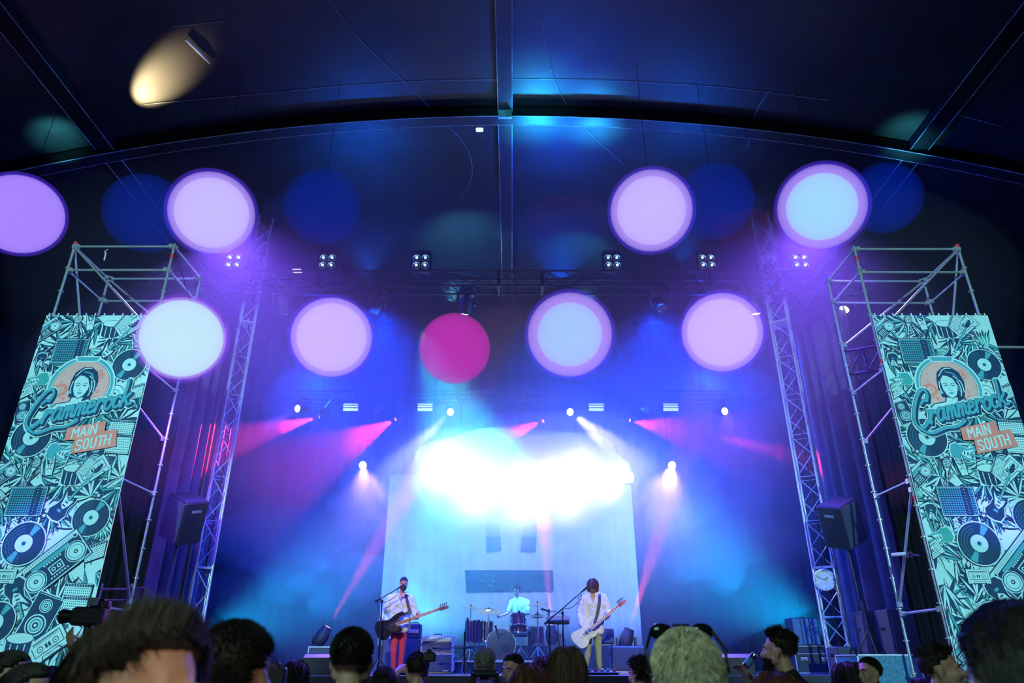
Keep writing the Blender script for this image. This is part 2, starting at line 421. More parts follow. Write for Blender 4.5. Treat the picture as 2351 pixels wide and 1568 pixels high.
# ------------------------------------------------------------------ rigging
def lattice(b, c, step, w, d, L0, L1, axis='z', rot=0.0, r=0.022, rb=0.011, only=None, flat=False):
    """zig-zag bracing of a box truss w x d between L0 and L1 along its axis"""
def tower(name, px, py_top, py_bot, Y, rot, side, label):
    base = P(px, py_bot, Y); X = base.x; z1 = P(px, py_top, Y).z; 
    # the mast stands upright on the stage: its own column of pixels leans with perspective
    t = empty(name, (X, Y, ST), label, 'truss tower', 'lattice towers carrying the front truss')
    d = ray(px, py_top); z1 = CAM_Z + d.z / d.y * Y
    s = side / 2; c, sn = math.cos(rot), math.sin(rot)
    cor = [Vector((X + c * a - sn * e, Y + sn * a + c * e, 0)) for a, e in ((-s, -s), (s, -s), (s, s), (-s, s))]
    for q in cor:
        b = MB(); b.cyl((q.x, q.y, ST), (q.x, q.y, z1), 0.027, n=8); b.build('chord', ALU, t, smooth=60)
    b = MB(); n = int((z1 - ST) / 0.5)
    for k in range(n):
        z = ST + .1 + k * 0.5
        for i in range(4):
            a, e = cor[i], cor[(i + 1) % 4]
            if k % 2: a, e = e, a
            b.cyl((a.x, a.y, z), (e.x, e.y, z + .5), 0.012, n=5)
            if k % 2 == 0: b.cyl((a.x, a.y, z), (e.x, e.y, z), 0.010, n=5)
    b.build('bracing', ALU, t)
    for z in (ST + .03, ST + 2.1, z1 - 1.2, z1 - 2.4, z1 - 3.2):
        b = MB(); b.box((X, Y, z), (side * 1.12, side * 1.12, .05), Euler((0, 0, rot))); b.build('end_plate', ALU, t)
    b = MB(); zm = P(1175, 640, 15.0).z
    for dz in (-.18, .18): b.box((X, Y - .42, zm + dz), (.12, .6, .06))
    b.box((X, Y - .15, zm), (.3, .06, .44)); b.build('sleeve_block', DARKSTEEL, t)
    b = MB(); b.tube([(X + .05, Y, ST), (X + .04, Y + .02, ST + 3), (X + .07, Y, z1 - .2)], .018, 6); b.build('hoist_chain', BLACKM, t)
    return t, X, z1
TLy, TRy = 16.0, 16.0
tower('truss_tower', 450, 505, 1400, TLy, R(28), .34, 'silver lattice tower on the left of the stage beside the tilted speaker')
tower('truss_tower', 1924, 505, 1480, TRy, R(60), .42, 'silver lattice tower on the right of the stage with a round clock on it')

# front truss, lying across the stage in front of the towers
TY = 15.0
xa, xb = P(300, 640, TY).x, P(2050, 640, TY).x
zt, zb = P(1175, 622, TY).z, P(1175, 656, TY).z
tr = empty('front_truss', ((xa + xb) / 2, TY, zb), 'long dark box truss crossing above the stage carrying the lamps', 'truss')
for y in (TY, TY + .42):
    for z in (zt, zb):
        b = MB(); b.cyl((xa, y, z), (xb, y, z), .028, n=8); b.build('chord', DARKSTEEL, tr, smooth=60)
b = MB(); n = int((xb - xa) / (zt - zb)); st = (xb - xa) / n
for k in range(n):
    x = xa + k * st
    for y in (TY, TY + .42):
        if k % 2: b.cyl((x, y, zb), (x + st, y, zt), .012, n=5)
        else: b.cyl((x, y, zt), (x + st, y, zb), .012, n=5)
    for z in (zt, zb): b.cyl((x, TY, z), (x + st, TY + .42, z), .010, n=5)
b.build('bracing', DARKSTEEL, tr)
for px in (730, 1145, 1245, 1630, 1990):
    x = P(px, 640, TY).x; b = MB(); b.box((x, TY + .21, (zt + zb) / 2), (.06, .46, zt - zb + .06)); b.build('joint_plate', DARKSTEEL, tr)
# cable looms drooping on top of the truss
rng = random.Random(5)
for (pa, pb, lab) in ((965, 1180, 'bundle of black cables hanging from the roof down to the truss middle, left side'), (1190, 1420, 'bundle of black cables draped along the truss top towards the right lamp box')):
    b = MB()
    for k in range(6):
        x0, x1 = P(pa, 600, TY).x, P(pb, 600, TY).x
        if pa < 1000: h0, h1 = .42 - k * .05, .04
        else: h0, h1 = .04, .36 - k * .05
        pts = [(x0 + (x1 - x0) * t, TY + .5 + k * .03, zt + h0 + (h1 - h0) * t - .12 * math.sin(math.pi * t) * min(1, abs(h0 - h1) * 2) - .02) for t in [i / 10 for i in range(11)]]
        b.tube(pts, .014, 6)
    tag(b.build('cable_loom', BLACKM, smooth=180), lab, 'cable')
b = MB()
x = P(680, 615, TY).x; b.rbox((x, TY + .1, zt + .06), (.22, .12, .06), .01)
o = b.build('power_box', MATS['glowing_white']); tag(o, 'small pale distribution box lying on the truss left of the second lamp box', 'box')  # the box glows by its material, though it is no lamp

LENSLIT = mat('lit_lens', (0.9, 0.9, 0.9), 0.2, emit=(1.0, 0.93, 0.8), estr=6.0, var=0)
LENSOFF = mat('dark_lens', (0.1, 0.12, 0.16), 0.08, 0.2, 0.1)
REFL = mat('lamp_reflector', (0.75, 0.82, 0.82), 0.25, 0.7, 0.2, 60)
BULB = mat('bulb_glint', (0.8, 0.9, 0.85), 0.2, emit=(0.45, 0.9, 0.8), estr=1.6, var=0)  # bulbs are off; their pale teal glint is put in as emission
# four-lamp blinders standing on the truss
def blinder():
    t = empty('blinder', (0, 0, 0), '', 'stage lamp', 'four-lamp blinders on top of the front truss')
    b = MB(); b.rbox((0, .12, .30), (.46, .2, .56), .02); b.build('housing', BLACKM, t)
    b = MB(); b.box((-.25, .1, .28), (.02, .1, .56)); b.box((.25, .1, .28), (.02, .1, .56)); b.box((0, .1, .01), (.52, .1, .02)); b.build('bracket', BLACKM, t)
    for sx in (-1, 1):
        for sz in (-1, 1):
            c = (sx * .108, .01, .25 + sz * .108)
            b = MB(); b.lathe(c, (0, -1, 0), [(.03, -.06), (.07, -.03), (.088, 0), (.096, .012), (.1, 0.004), (.1, -.01), (.05, -.07)], 20); l = b.build('lamp', REFL, t, smooth=40)
            b = MB(); b.ell((c[0], -.03 + c[1], c[2]), (.036, .03, .036)); b.build('bulb', BULB, l, smooth=180)
    b = MB(); b.box((0, -.0, .53), (.44, .012, .1)); b.build('top_flap', BLACKM, t)
    return t
b0 = blinder(); BL = ['leftmost four-lamp blinder on the truss, washed out by purple haze', 'second four-lamp blinder from the left on the truss', 'third four-lamp blinder from the left, left of the centre roof beam',
                      'fourth four-lamp blinder from the left, just right of the centre roof beam', 'fifth four-lamp blinder from the left, below the pale pink round light', 'rightmost four-lamp blinder on the truss, under the cyan round light']
for i, px in enumerate((533, 749, 965, 1408, 1626, 1841)):
    o = b0 if i == 0 else copy_tree(b0)
    q = P(px, 613, TY - .02); o.location = (q.x, TY + .02, zt + .032); o['label'] = BL[i]

def aim_rot(d, up=(0, 0, 1)):
    return Vector(d).normalized().to_track_quat('-Z', 'Y').to_matrix()
def moving_head(loc, d, lit, label, group, scale=1.0, up=-1, lens=None, cat='stage lamp', name='moving_head_light', lensr=.11, hang=None):
    """loc: clamp point; up=-1 hangs below it, +1 stands on it; d: where the lens looks"""
    t = empty(name, loc, label, cat, group); L = Vector(loc); s = scale; u = Vector((0, 0, up))
    b = MB()
    b.rbox(L + u * .09 * s, (.34 * s, .26 * s, .14 * s), .03 * s); b.build('base', BLACKP, t)
    if up < 0:
        b = MB()
        for e in (-.11, .11): b.box(L + Vector((e * s, 0, .03 * s)), (.04 * s, .06 * s, .1 * s))
        b.build('clamp', DARKSTEEL, t)
    if hang is not None:
        b = MB(); b.cyl(L, Vector(hang), .018, n=6); b.build('drop_pole', DARKSTEEL, t)
    c = L + u * .42 * s
    b = MB()
    for e in (-1, 1):
        b.prism([c + Vector((e * .19 * s, y * s, z * s * up)) for y, z in ((-.05, .06), (.05, .06), (.09, -.22), (-.09, -.22))], (e, 0, 0), .04 * s, .006)
    b.box(c + u * -.24 * s, (.44 * s, .16 * s, .05 * s)); b.build('yoke', BLACKP, t)
    d = Vector(d).normalized()
    b = MB(); b.lathe(c, d, [(.03 * s, -.2 * s), (.10 * s, -.19 * s), (.14 * s, -.12 * s), (.155 * s, .0), (.15 * s, .1 * s), (lensr * 1.18 * s, .2 * s), (lensr * 1.18 * s, .25 * s), (lensr * s, .255 * s), (lensr * s, .22 * s)], 20)
    h = b.build('lamp_head', BLACKP, t, smooth=35)
    b = MB(); b.lathe(c, d, [(lensr * s, .235 * s), (lensr * .98 * s, .25 * s), (lensr * .5 * s, .265 * s), (.001, .27 * s)], 20)
    b.build('lens', (lens or LENSLIT) if lit else LENSOFF, h, smooth=180)
    b = MB(); b.tube(smooth_path([L + Vector((.12 * s, .05, -.02)), L + Vector((.3 * s, .05, -.12 * s)), L + Vector((.24 * s, .1, .12 * s))]), .012 * s, 6); b.build('safety_cable', BLACKM, t)
    return c, d
HANG = [(452, (.25, .35, -1), 1, 'moving head lamp on the truss behind the mint round light at left'), (651, (0, .5, -.9), 0, 'moving head lamp hanging in purple haze left of the first pale lower light disc'),
        (866, (-.35, .35, -1), 0, 'dark moving head lamp hanging tilted left above the gap beside the pale light disc'), (1071, (-.18, .5, -1), 1, 'lit moving head lamp hanging directly above the magenta round light'),
        (1290, (.5, .4, -1), 1, 'moving head lamp hanging behind the top of the cyan centred lower light disc'), (1513, (.1, -.6, -1), 0, 'dark unlit moving head lamp right of the cyan lower light disc'),
        (1730, (.05, .25, -1), 1, 'lit moving head lamp hanging over the edge of the rightmost lower light disc'), (1942, (-.75, -.35, -1), 1, 'lit moving head lamp near the right end of the truss above the blue drape')]
for px, d, lit, lab in HANG:
    moving_head((P(px, 660, TY).x, TY + .1, zb - .03), d, lit, lab, 'moving heads hanging from the front truss')

# back truss with wash lamps, beams and LED bars
BY = 20.6
zb2 = P(1175, 918, BY).z
tb = empty('back_truss', (0, BY, zb2), 'thin rear truss across the stage above the white backdrop, faint in haze', 'truss')
x0, x1 = P(560, 918, BY).x, P(1800, 918, BY).x
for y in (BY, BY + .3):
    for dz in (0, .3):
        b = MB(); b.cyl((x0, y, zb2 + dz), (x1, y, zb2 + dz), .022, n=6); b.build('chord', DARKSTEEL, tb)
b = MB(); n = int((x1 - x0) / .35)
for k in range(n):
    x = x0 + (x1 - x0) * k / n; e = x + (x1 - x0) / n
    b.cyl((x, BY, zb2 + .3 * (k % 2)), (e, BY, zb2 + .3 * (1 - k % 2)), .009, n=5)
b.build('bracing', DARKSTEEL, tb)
for x in (-6.0, 0.6, 6.0): b = MB(); b.cyl((x, BY + .15, zb2 + .3), (x, BY + .15, roof_z(x, BY)), .012, n=6); b.build('hoist_chain', BLACKM, tb)
WASHL = mat('wash_lens', (0.9, 0.9, 0.9), 0.2, emit=(0.9, 1.0, 0.95), estr=14.0, var=0)
REDL = mat('red_lens', (0.9, 0.2, 0.1), 0.2, emit=(1.0, 0.16, 0.08), estr=5.0, var=0)
ORANGEL = mat('orange_lens', (0.9, 0.3, 0.15), 0.2, emit=(1.0, 0.3, 0.14), estr=3.0, var=0)
def spot_fixture(px, py, Y, d, lens, label, group, up=-1, scale=1.0, lensr=.11, drop=0.42):
    q = P(px, py, Y); d = Vector(d).normalized()
    c = q - d * .25 * scale
    loc = c - Vector((0, 0, up)) * .42 * scale
    moving_head(loc, d, 1, label, group, scale, up, lens, lensr=lensr, hang=(loc.x, BY, zb2 + .02))
    return q
WG = 'bright white wash lamps of the rear truss'
BACK = [(683, 938, (-.55, -1, -.25), 'bright white lamp at the far left of the rear truss', 1.0), (1034, 946, (-.35, -1, -.35), 'bright white lamp of the rear truss left of the stage centre', 1.0),
        (1309, 946, (.35, -1, -.35), 'bright white lamp of the rear truss right of the stage centre', 1.0), (1664, 944, (.3, -1, -.25), 'bright white lamp at the far right of the rear truss', 1.0)]
for px, py, d, lab, s in BACK: spot_fixture(px, py, BY - .5, d, WASHL, lab, WG)
for px, py, d, lab in ((833, 1068, (-.05, -1, -.3), 'low white lamp with a purple halo left of the white backdrop'), (1543, 1068, (-.05, -1, -.3), 'low white lamp with a purple halo right of the white backdrop')):
    q = spot_fixture(px, py, 20.0, d, WASHL, lab, 'low white lamps either side of the backdrop')
REDS = [((733, 957), (520, 1016), 'red beam lamp of the rear truss nearest the left end'), ((908, 963), (780, 1030), 'red beam lamp of the rear truss left of centre'),
        ((1247, 967), (1150, 1004), 'pink beam lamp of the rear truss aimed over the glare'), ((1446, 965), (1545, 986), 'red beam lamp of the rear truss right of centre aimed right')]
for a_, c_, lab in REDS: spot_fixture(a_[0], a_[1], BY - .6, P(c_[0], c_[1], 19.3) - P(a_[0], a_[1], 20.0), REDL, lab, 'small red beam lamps of the rear truss', scale=.6, lensr=.09)
BARM = mat('led_bar', (0.8, 0.9, 1.0), 0.4, emit=(0.35, 0.5, 0.9), estr=.8, var=0)
BARM2 = mat('led_bar_warm', (0.9, 0.95, 1.0), 0.4, emit=(0.6, 0.9, 1.0), estr=.9, var=0)
def led_panel():
    t = empty('strobe_panel', (0, 0, 0), '', 'stage lamp', 'striped rectangular strobe panels below the rear truss')
    b = MB(); b.rbox((0, .06, 0), (.48, .1, .25), .01); b.build('housing', BLACKM, t)
    for z, h, m in ((.092, .05, BARM), (.022, .045, BARM2), (-.072, .08, BARM2)):
        b = MB(); b.box((0, .004, z), (.45, .02, h)); b.build('light_strip', m, t)
    b = MB(); b.cyl((0, .08, .1), (0, .40, .46), .02, n=6); b.build('hanger', BLACKM, t)
    return t
s0 = led_panel()
for i, (px, lab) in enumerate(((805, 'leftmost striped rectangular light panel of the rear truss'), (976, 'second striped rectangular light panel from the left'), (1369, 'third striped rectangular light panel from the left'), (1540, 'rightmost striped rectangular light panel of the rear truss'))):
    o = s0 if i == 0 else copy_tree(s0); o.location = P(px, 935, 20.2); o.rotation_euler = (R(12), 0, 0); o['label'] = lab
for px, lab in ((868, 'unlit round lamp hanging between the two left light panels'), (1481, 'unlit round lamp hanging between the two right light panels')):
    q = P(px, 942, 20.2); b = MB(); t = empty('par_can', q, lab, 'stage lamp', 'unlit par cans of the rear truss')
    b.lathe(q, (0, -1, -.1), [(.08, -.2), (.14, -.15), (.15, .1), (.165, .11), (.165, .13), (.14, .13), (.14, .1)], 20); b.build('can', BLACKP, t, smooth=35)
    b = MB(); b.lathe(q, (0, -1, -.1), [(.14, .105), (.001, .12)], 20); b.build('lens', LENSOFF, t)
    b = MB(); b.tube([q + Vector((-.17, 0, 0)), q + Vector((-.17, 0, .2)), q + Vector((.17, 0, .2)), q + Vector((.17, 0, 0))], .012, 6); b.build('yoke', BLACKM, t)
    b = MB(); b.cyl(q + Vector((0, 0, .18)), (q.x, BY, zb2), .015, n=6); b.build('hanger', BLACKM, t)
# the blazing blinders in front of the top of the backdrop
GLOWL = mat('blazing_lamp', (1, 1, 1), 0.2, emit=(1.0, 0.98, 0.92), estr=30.0, var=0)
for i, (px, py, lab) in enumerate(((1050, 1062, 'blazing white lamp cluster at the left of the central glare'), (1195, 1085, 'blazing white lamp cluster in the middle of the central glare'), (1330, 1062, 'blazing white lamp cluster right of the middle of the glare'), (1425, 1095, 'blazing white lamp cluster at the right end of the glare'))):
    q = P(px, py, 19.4); t = empty('flood_lamp', q, lab, 'stage lamp', 'blazing floodlights in front of the backdrop top')
    b = MB(); b.rbox(q + Vector((0, .1, 0)), (.8, .16, .4), .03); b.build('housing', BLACKM, t)
    for dx in (-.2, .2):
        b = MB(); b.lathe(q + Vector((dx, 0, 0)), (0, -1, 0), [(.17, 0), (.17, .03), (.1, .05), (.001, .06)], 18); b.build('lamp', GLOWL, t, smooth=180)
    b = MB(); b.cyl(q + Vector((0, .1, .1)), (q.x, BY, zb2 + .02), .02, n=6); b.build('hanger', BLACKM, t)

# floor lamps on stage with red beams
FL = [(752, 1440, 17.6, (.5, .1, 1), 'floor lamp throwing a red beam up to the right, on the left flight case'),
      (1265, 1436, 19.0, (-.05, .05, 1), 'floor lamp throwing a pink beam straight up behind the drummer'),
      (1445, 1445, 17.4, (.42, .1, 1), 'floor lamp throwing a pink beam up to the right, on the guitar amplifier')]

# ------------------------------------------------------------------ scaffold towers at both sides
SY = 11.5
def scaffold(sgn, label):
    if sgn < 0: xo, xi, ztop, z2 = P(172, 564, SY).x, P(400, 566, SY).x, P(172, 566, SY).z, P(160, 620, SY).z
    else: xo, xi, ztop, z2 = P(2200, 572, SY).x, P(1962, 572, SY).x, P(2200, 572, SY).z, P(2212, 625, SY).z
    t = empty('scaffold_tower', ((xo + xi) / 2, SY, 0), label, 'scaffold', 'galvanised scaffold towers carrying the banners')
    yb = SY + 1.25; r = .0242
    for x in (xo, xi):
        for y in (SY, yb):
            b = MB(); b.cyl((x, y, 0), (x, y, ztop + .06), r, n=10)
            z = .5
            while z < ztop:
                b.cyl((x, y, z - .012), (x, y, z + .012), r * 2.1, n=8); z += .5
            b.build('post', STEEL, t, smooth=50)
    def rail(a, c, nm='ledger'):
        b = MB(); b.cyl(a, c, r * .95, n=8); d = (Vector(c) - Vector(a)).normalized()
        for q in (Vector(a) + d * .06, Vector(c) - d * .06): b.box(q, (.07, .07, .08))
        b.build(nm, STEEL, t, smooth=50)
    levels = [ztop, z2, z2 - 2.0, z2 - 4.0, z2 - 6.0]
    for z in levels:
        rail((xo, SY, z), (xi, SY, z))
        if z > z2 - 1: rail((xo, yb, z), (xi, yb, z))
        rail((xo, SY, z), (xo, yb, z)); rail((xi, SY, z), (xi, yb, z))
    rail((xo, SY - .05, ztop), (xi, SY - .05, z2 - 1.35), 'brace')
    rail((xo, yb, ztop), (xi, yb, z2 - 1.0), 'brace'); 
    rail((xi, SY, z2 - 4.1), (xi, yb, z2 - 5.9), 'brace'); rail((xo, yb, z2 - 1.0), (xi, yb, z2 - 3), 'brace')
    rail((xo, SY, ztop), (xo, yb, z2 - 1.5), 'brace')
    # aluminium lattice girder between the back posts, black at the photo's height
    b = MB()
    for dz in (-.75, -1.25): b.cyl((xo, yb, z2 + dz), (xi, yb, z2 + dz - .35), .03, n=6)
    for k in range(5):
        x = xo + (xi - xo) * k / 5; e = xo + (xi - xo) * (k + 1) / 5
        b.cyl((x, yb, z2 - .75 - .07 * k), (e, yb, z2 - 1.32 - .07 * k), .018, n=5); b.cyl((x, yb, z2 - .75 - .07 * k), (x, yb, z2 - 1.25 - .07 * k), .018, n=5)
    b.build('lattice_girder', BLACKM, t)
    b = MB(); b.use(REDTAPE)
    for z in (z2 - .1 + .36, z2 - 1.9, z2 - 4.35): b.cyl((xi, SY, z), (xi, SY, z + .09), r * 1.25, n=8)
    b.cyl((xo, SY, ztop - .02), (xo, SY, ztop + .1), r * 1.5, n=8)
    b.build('tape_mark', None, t)
    return xo, xi, ztop
SL = scaffold(-1, 'galvanised pipe scaffold standing behind the left banner'); SR = scaffold(1, 'galvanised pipe scaffold standing behind the right banner')
# small hook and pole bits
b = MB(); b.tube([P(239, 598, 11.45), P(243, 580, 11.45), P(240, 578, 11.45), P(248, 572, 11.45)], .014, 6); tag(b.build('cable_hook', mat('pale_hook', (.7, .7, .65))), 'small pale bent hook hanging in the top bay of the left scaffold', 'hook')
b = MB(); b.cyl(P(2287, 797, SY), P(2351, 799, SY) + Vector((3.6, 0, 0)), .024, n=8)
tag(b.build('handrail', STEEL), 'pale horizontal pipe running right from the right scaffold', 'pipe')

# ------------------------------------------------------------------ side drapes
BLUEDRAPE = mat('side_drape', (0.06, 0.06, 0.09), 0.75, 0, 0.2, 3)
o = folded('side_curtain', (P(325, 1400, 14.9).x, 14.9, 0), (P(470, 1400, 17.2).x, 17.2, 0), 0, 9.6, .10, .34, BLUEDRAPE, 7)
tag(o, 'tall dark folded curtain at the left side of the stage', 'curtain', None)
o = folded('side_curtain', (P(1930, 1400, 17.2).x, 17.2, 0), (P(2112, 1450, 14.9).x, 14.9, 0), 0, 9.6, .12, .4, BLUEDRAPE, 8)
tag(o, 'tall dark folded curtain at the right side of the stage', 'curtain', None)

# ------------------------------------------------------------------ backdrop with taped face
BKD = mat('backdrop_cloth', (0.72, 0.80, 0.80), 0.85, 0, 0.08, 2)
TAPE = mat('backdrop_tape', (0.004, 0.14, 0.2), 0.5, 0, 0.25, 5)
KY = 21.5
bl, br_, bt, bb_ = P(880, 1300, KY).x, P(1462, 1300, KY).x, P(1175, 1092, KY).z, P(1175, 1482, KY).z
bd = empty('backdrop', ((bl + br_) / 2, KY, bb_), 'tall white backdrop cloth with a dark taped face behind the drummer', 'backdrop')
rng = random.Random(11); b = MB(); n = 260; wv = []; ph = 0
for i in range(n + 1):
    ph += rng.uniform(.2, 1.0); wv.append(math.sin(ph) * .012 + rng.uniform(-.003, .003))
for k in range(7):
    z = bb_ + (bt - bb_) * k / 6
    for i in range(n + 1): b.v.append((bl + (br_ - bl) * i / n, KY + wv[i] * (1.3 - .12 * k), z))
for k in range(6):
    for i in range(n): a = k * (n + 1) + i; b.f.append((a, a + 1, a + n + 2, a + n + 1)); b.m.append(0)
cl = b.build('cloth', BKD, bd, smooth=180); cl.modifiers.new('thickness', 'SOLIDIFY').thickness = .006
b = MB(); b.cyl((bl - .1, KY, bt + .02), (br_ + .1, KY, bt + .02), .03, n=8); b.build('top_pipe', STEEL, bd)
for x in (bl + .4, (bl + br_) / 2, br_ - .4): b = MB(); b.cyl((x, KY, bt + .02), (x, BY + .3, zb2 + .02), .008, n=5); b.build('hanging_cord', BLACKM, bd)
for pts in ([(1114, 1128), (1141, 1128), (1151, 1265), (1116, 1269)], [(1212, 1128), (1236, 1128), (1230, 1267), (1195, 1267)], [(1067, 1309), (1269, 1309), (1271, 1356), (1071, 1358)]):
    b = MB(); b.prism([P(x, y, KY - .05) for x, y in pts], (0, 1, 0), .012); b.build('taped_patch', TAPE, bd)
b = MB(); rng = random.Random(2); CRUMP = mat('tape_crease', (0.35, 0.75, 0.8), 0.4)
for k in range(26):
    x, y = (rng.uniform(1078, 1135), rng.uniform(1314, 1352)) if k < 22 else (rng.uniform(1200, 1230), rng.uniform(1235, 1262))
    a = rng.uniform(-.5, 1.2); L = rng.uniform(2, 9)
    b.cyl(P(x, y, KY - .06), P(x + L * math.cos(a), y + L * math.sin(a), KY - .06), .008, .002, n=4)
b.build('crease', CRUMP, bd)

# ------------------------------------------------------------------ out-of-focus light discs, built as added glowing globes
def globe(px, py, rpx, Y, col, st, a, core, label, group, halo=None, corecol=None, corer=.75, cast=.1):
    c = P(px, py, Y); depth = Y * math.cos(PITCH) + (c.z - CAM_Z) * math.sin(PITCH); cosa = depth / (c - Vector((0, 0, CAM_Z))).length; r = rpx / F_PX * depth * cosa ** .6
    t = empty('blur_disc', c, label, 'out-of-focus light disc', group)
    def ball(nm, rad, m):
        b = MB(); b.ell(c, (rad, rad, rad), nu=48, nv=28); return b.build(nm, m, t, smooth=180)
    ball('globe', r, volmat('blur_disc_glow', emis=col, estr=st * a / r, absorb=a / r))
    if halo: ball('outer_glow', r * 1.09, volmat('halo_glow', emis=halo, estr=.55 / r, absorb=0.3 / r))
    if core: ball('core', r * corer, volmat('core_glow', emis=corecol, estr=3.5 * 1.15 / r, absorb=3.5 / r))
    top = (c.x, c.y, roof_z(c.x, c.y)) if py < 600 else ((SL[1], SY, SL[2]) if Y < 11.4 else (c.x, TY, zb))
    b = MB(); b.cyl((c.x, c.y, c.z + r * 1.02), top, .006, n=5); b.build('added_wire', BLACKM, t)  # wire made up so the disc's globe hangs from something
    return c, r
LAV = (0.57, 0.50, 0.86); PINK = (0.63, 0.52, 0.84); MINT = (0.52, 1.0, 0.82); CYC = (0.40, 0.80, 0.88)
GU, GL = 'out-of-focus light discs built as globes in the upper row', 'out-of-focus light discs built as globes in the lower row'
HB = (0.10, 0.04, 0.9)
globe(45, 492, 101, 12.4, (0.42, 0.26, 0.90), 1, 3.0, 0, 'purple out-of-focus disc, built as a globe, cut by the left edge of the picture', GU, HB)
globe(487, 489, 99, 12.4, (0.58, 0.40, 0.90), 1, 1.3, 1, 'pale lavender out-of-focus disc, built as a globe, above the left scaffold', GU, HB, (0.60, 0.58, 0.88), .86)
globe(1495, 484, 95, 12.4, (0.58, 0.40, 0.88), 1, 1.3, 1, 'pale lavender out-of-focus disc, built as a globe, just right of the middle in the upper row', GU, HB, (0.60, 0.55, 0.85), .84)
globe(1886, 475, 102, 12.4, (0.52, 0.36, 0.90), 1, 1.3, 1, 'out-of-focus disc, built as a globe, with cyan centre and violet rim above the right scaffold', GU, HB, (0.22, 1.0, 0.80), .80)
globe(418, 777, 101, 10.9, (0.50, 0.40, 0.88), 1, 1.3, 1, 'brightest mint white out-of-focus disc, built as a globe, overlapping the top of the left banner', GL, (.25, .05, .8), MINT, .93)
globe(762, 774, 93, 14.2, (0.60, 0.42, 0.92), 1, 1.3, 1, 'pinkish white out-of-focus disc, built as a globe, second from the left in the lower row', GL, HB, PINK, .86)
globe(1044, 800, 82, 14.2, (0.52, 0.03, 0.42), .95, 1.6, 0, 'magenta out-of-focus disc, built as a globe, in the middle of the lower row', GL)
globe(1308, 768, 97, 14.2, (0.56, 0.38, 0.86), 1, 1.3, 1, 'out-of-focus disc with cyan centre and pink rim, built as a globe, right of the magenta disc', GL, HB, (0.24, 0.82, 0.80), .77)
globe(1657, 763, 93, 14.2, (0.60, 0.40, 0.90), 1, 1.3, 1, 'pinkish white out-of-focus disc, built as a globe, rightmost in the lower row', GL, HB, PINK, .86)
GD = 'dim blue out-of-focus light discs built as globes in the upper row'
for px, py, rp, lab in ((335, 490, 98, 'dim blue out-of-focus disc, built as a globe, left of the pale lavender upper disc'), (742, 475, 90, 'dim blue out-of-focus disc, built as a globe, right of the pale lavender upper disc'), (1640, 462, 92, 'dim blue out-of-focus disc, built as a globe, between the two bright upper right discs'), (2030, 455, 88, 'dim blue out-of-focus disc, built as a globe, beyond the rightmost cyan centred disc')):
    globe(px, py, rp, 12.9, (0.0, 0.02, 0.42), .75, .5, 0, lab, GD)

# ------------------------------------------------------------------ haze
def haze(c, r, dens, label, col=(1, 1, 1), seed=0, lump=.12, an=0.0):
    rng = random.Random(seed); b = MB(); b.ell((0, 0, 0), (1, 1, 1), nu=40, nv=24)
    o = b.build('haze', volmat('haze_air', col, dens, aniso=an), smooth=180)
    ph = [rng.uniform(0, 6) for _ in range(6)]
    for v in o.data.vertices:
        x, y, z = v.co; k = 1 + lump * (math.sin(3 * x + ph[0]) * math.sin(2.3 * z + ph[1]) + .6 * math.sin(5 * y + ph[2]) * math.sin(4.3 * z + ph[3]) + .5 * math.sin(7 * x + ph[4]) * math.cos(6 * z + ph[5]))
        v.co = (x * k * r[0], y * k * r[1], z * k * r[2])
    o.location = c
    return tag(o, label, 'haze', kind='stuff')
haze((0, 16.8, 8.0), (12, 8.4, 5.2), .006, 'thin smoky haze filling the whole stage', seed=3, lump=.08)
haze((0, 17.0, 8.0), (10.4, 7.2, 4.7), .009, 'soft haze between the side towers', seed=8, lump=.1)
haze((0, 20.6, 6.2), (9.4, 4.2, 5.8), .028, 'thicker haze hanging inside the stage around the lamps', seed=5)
haze(tuple(P(1200, 1090, 19.3)), (5.0, 2.4, 2.5), .03, 'pale smoke around the central glare', seed=4, lump=.1)
haze(tuple(P(1200, 1100, 19.3)), (4.1, 2.0, 2.0), .12, 'denser smoke around the central glare', seed=9, lump=.14)
haze(tuple(P(1190, 1100, 19.3)), (3.45, 1.5, 1.6), .8, 'thick white smoke glowing in the central glare', seed=6, lump=.16)
for px, py, Y, r, d, sd, lab in ((640, 1250, 20.5, (1.9, 1.0, 1.1), .06, 21, 'cloud of blue smoke low at the left of the stage'), (790, 1330, 20.2, (1.3, .9, .8), .07, 22, 'small cloud of smoke beside the left edge of the backdrop'),
                                 (1640, 1220, 20.2, (1.8, 1.0, 1.5), .07, 23, 'cloud of bright blue smoke right of the backdrop'), (1560, 1120, 19.8, (1.4, .9, 1.5), .09, 24, 'violet smoke under the low right lamp'), (845, 1150, 19.8, (1.0, .8, .9), .09, 25, 'violet smoke under the low left lamp')):
    haze(tuple(P(px, py, Y)), r, d, lab, seed=sd, lump=.3)
haze((0, 19.0, 3.0), (9.0, 3.2, 2.6), .014, 'thin low mist over the stage floor', seed=31, lump=.1)

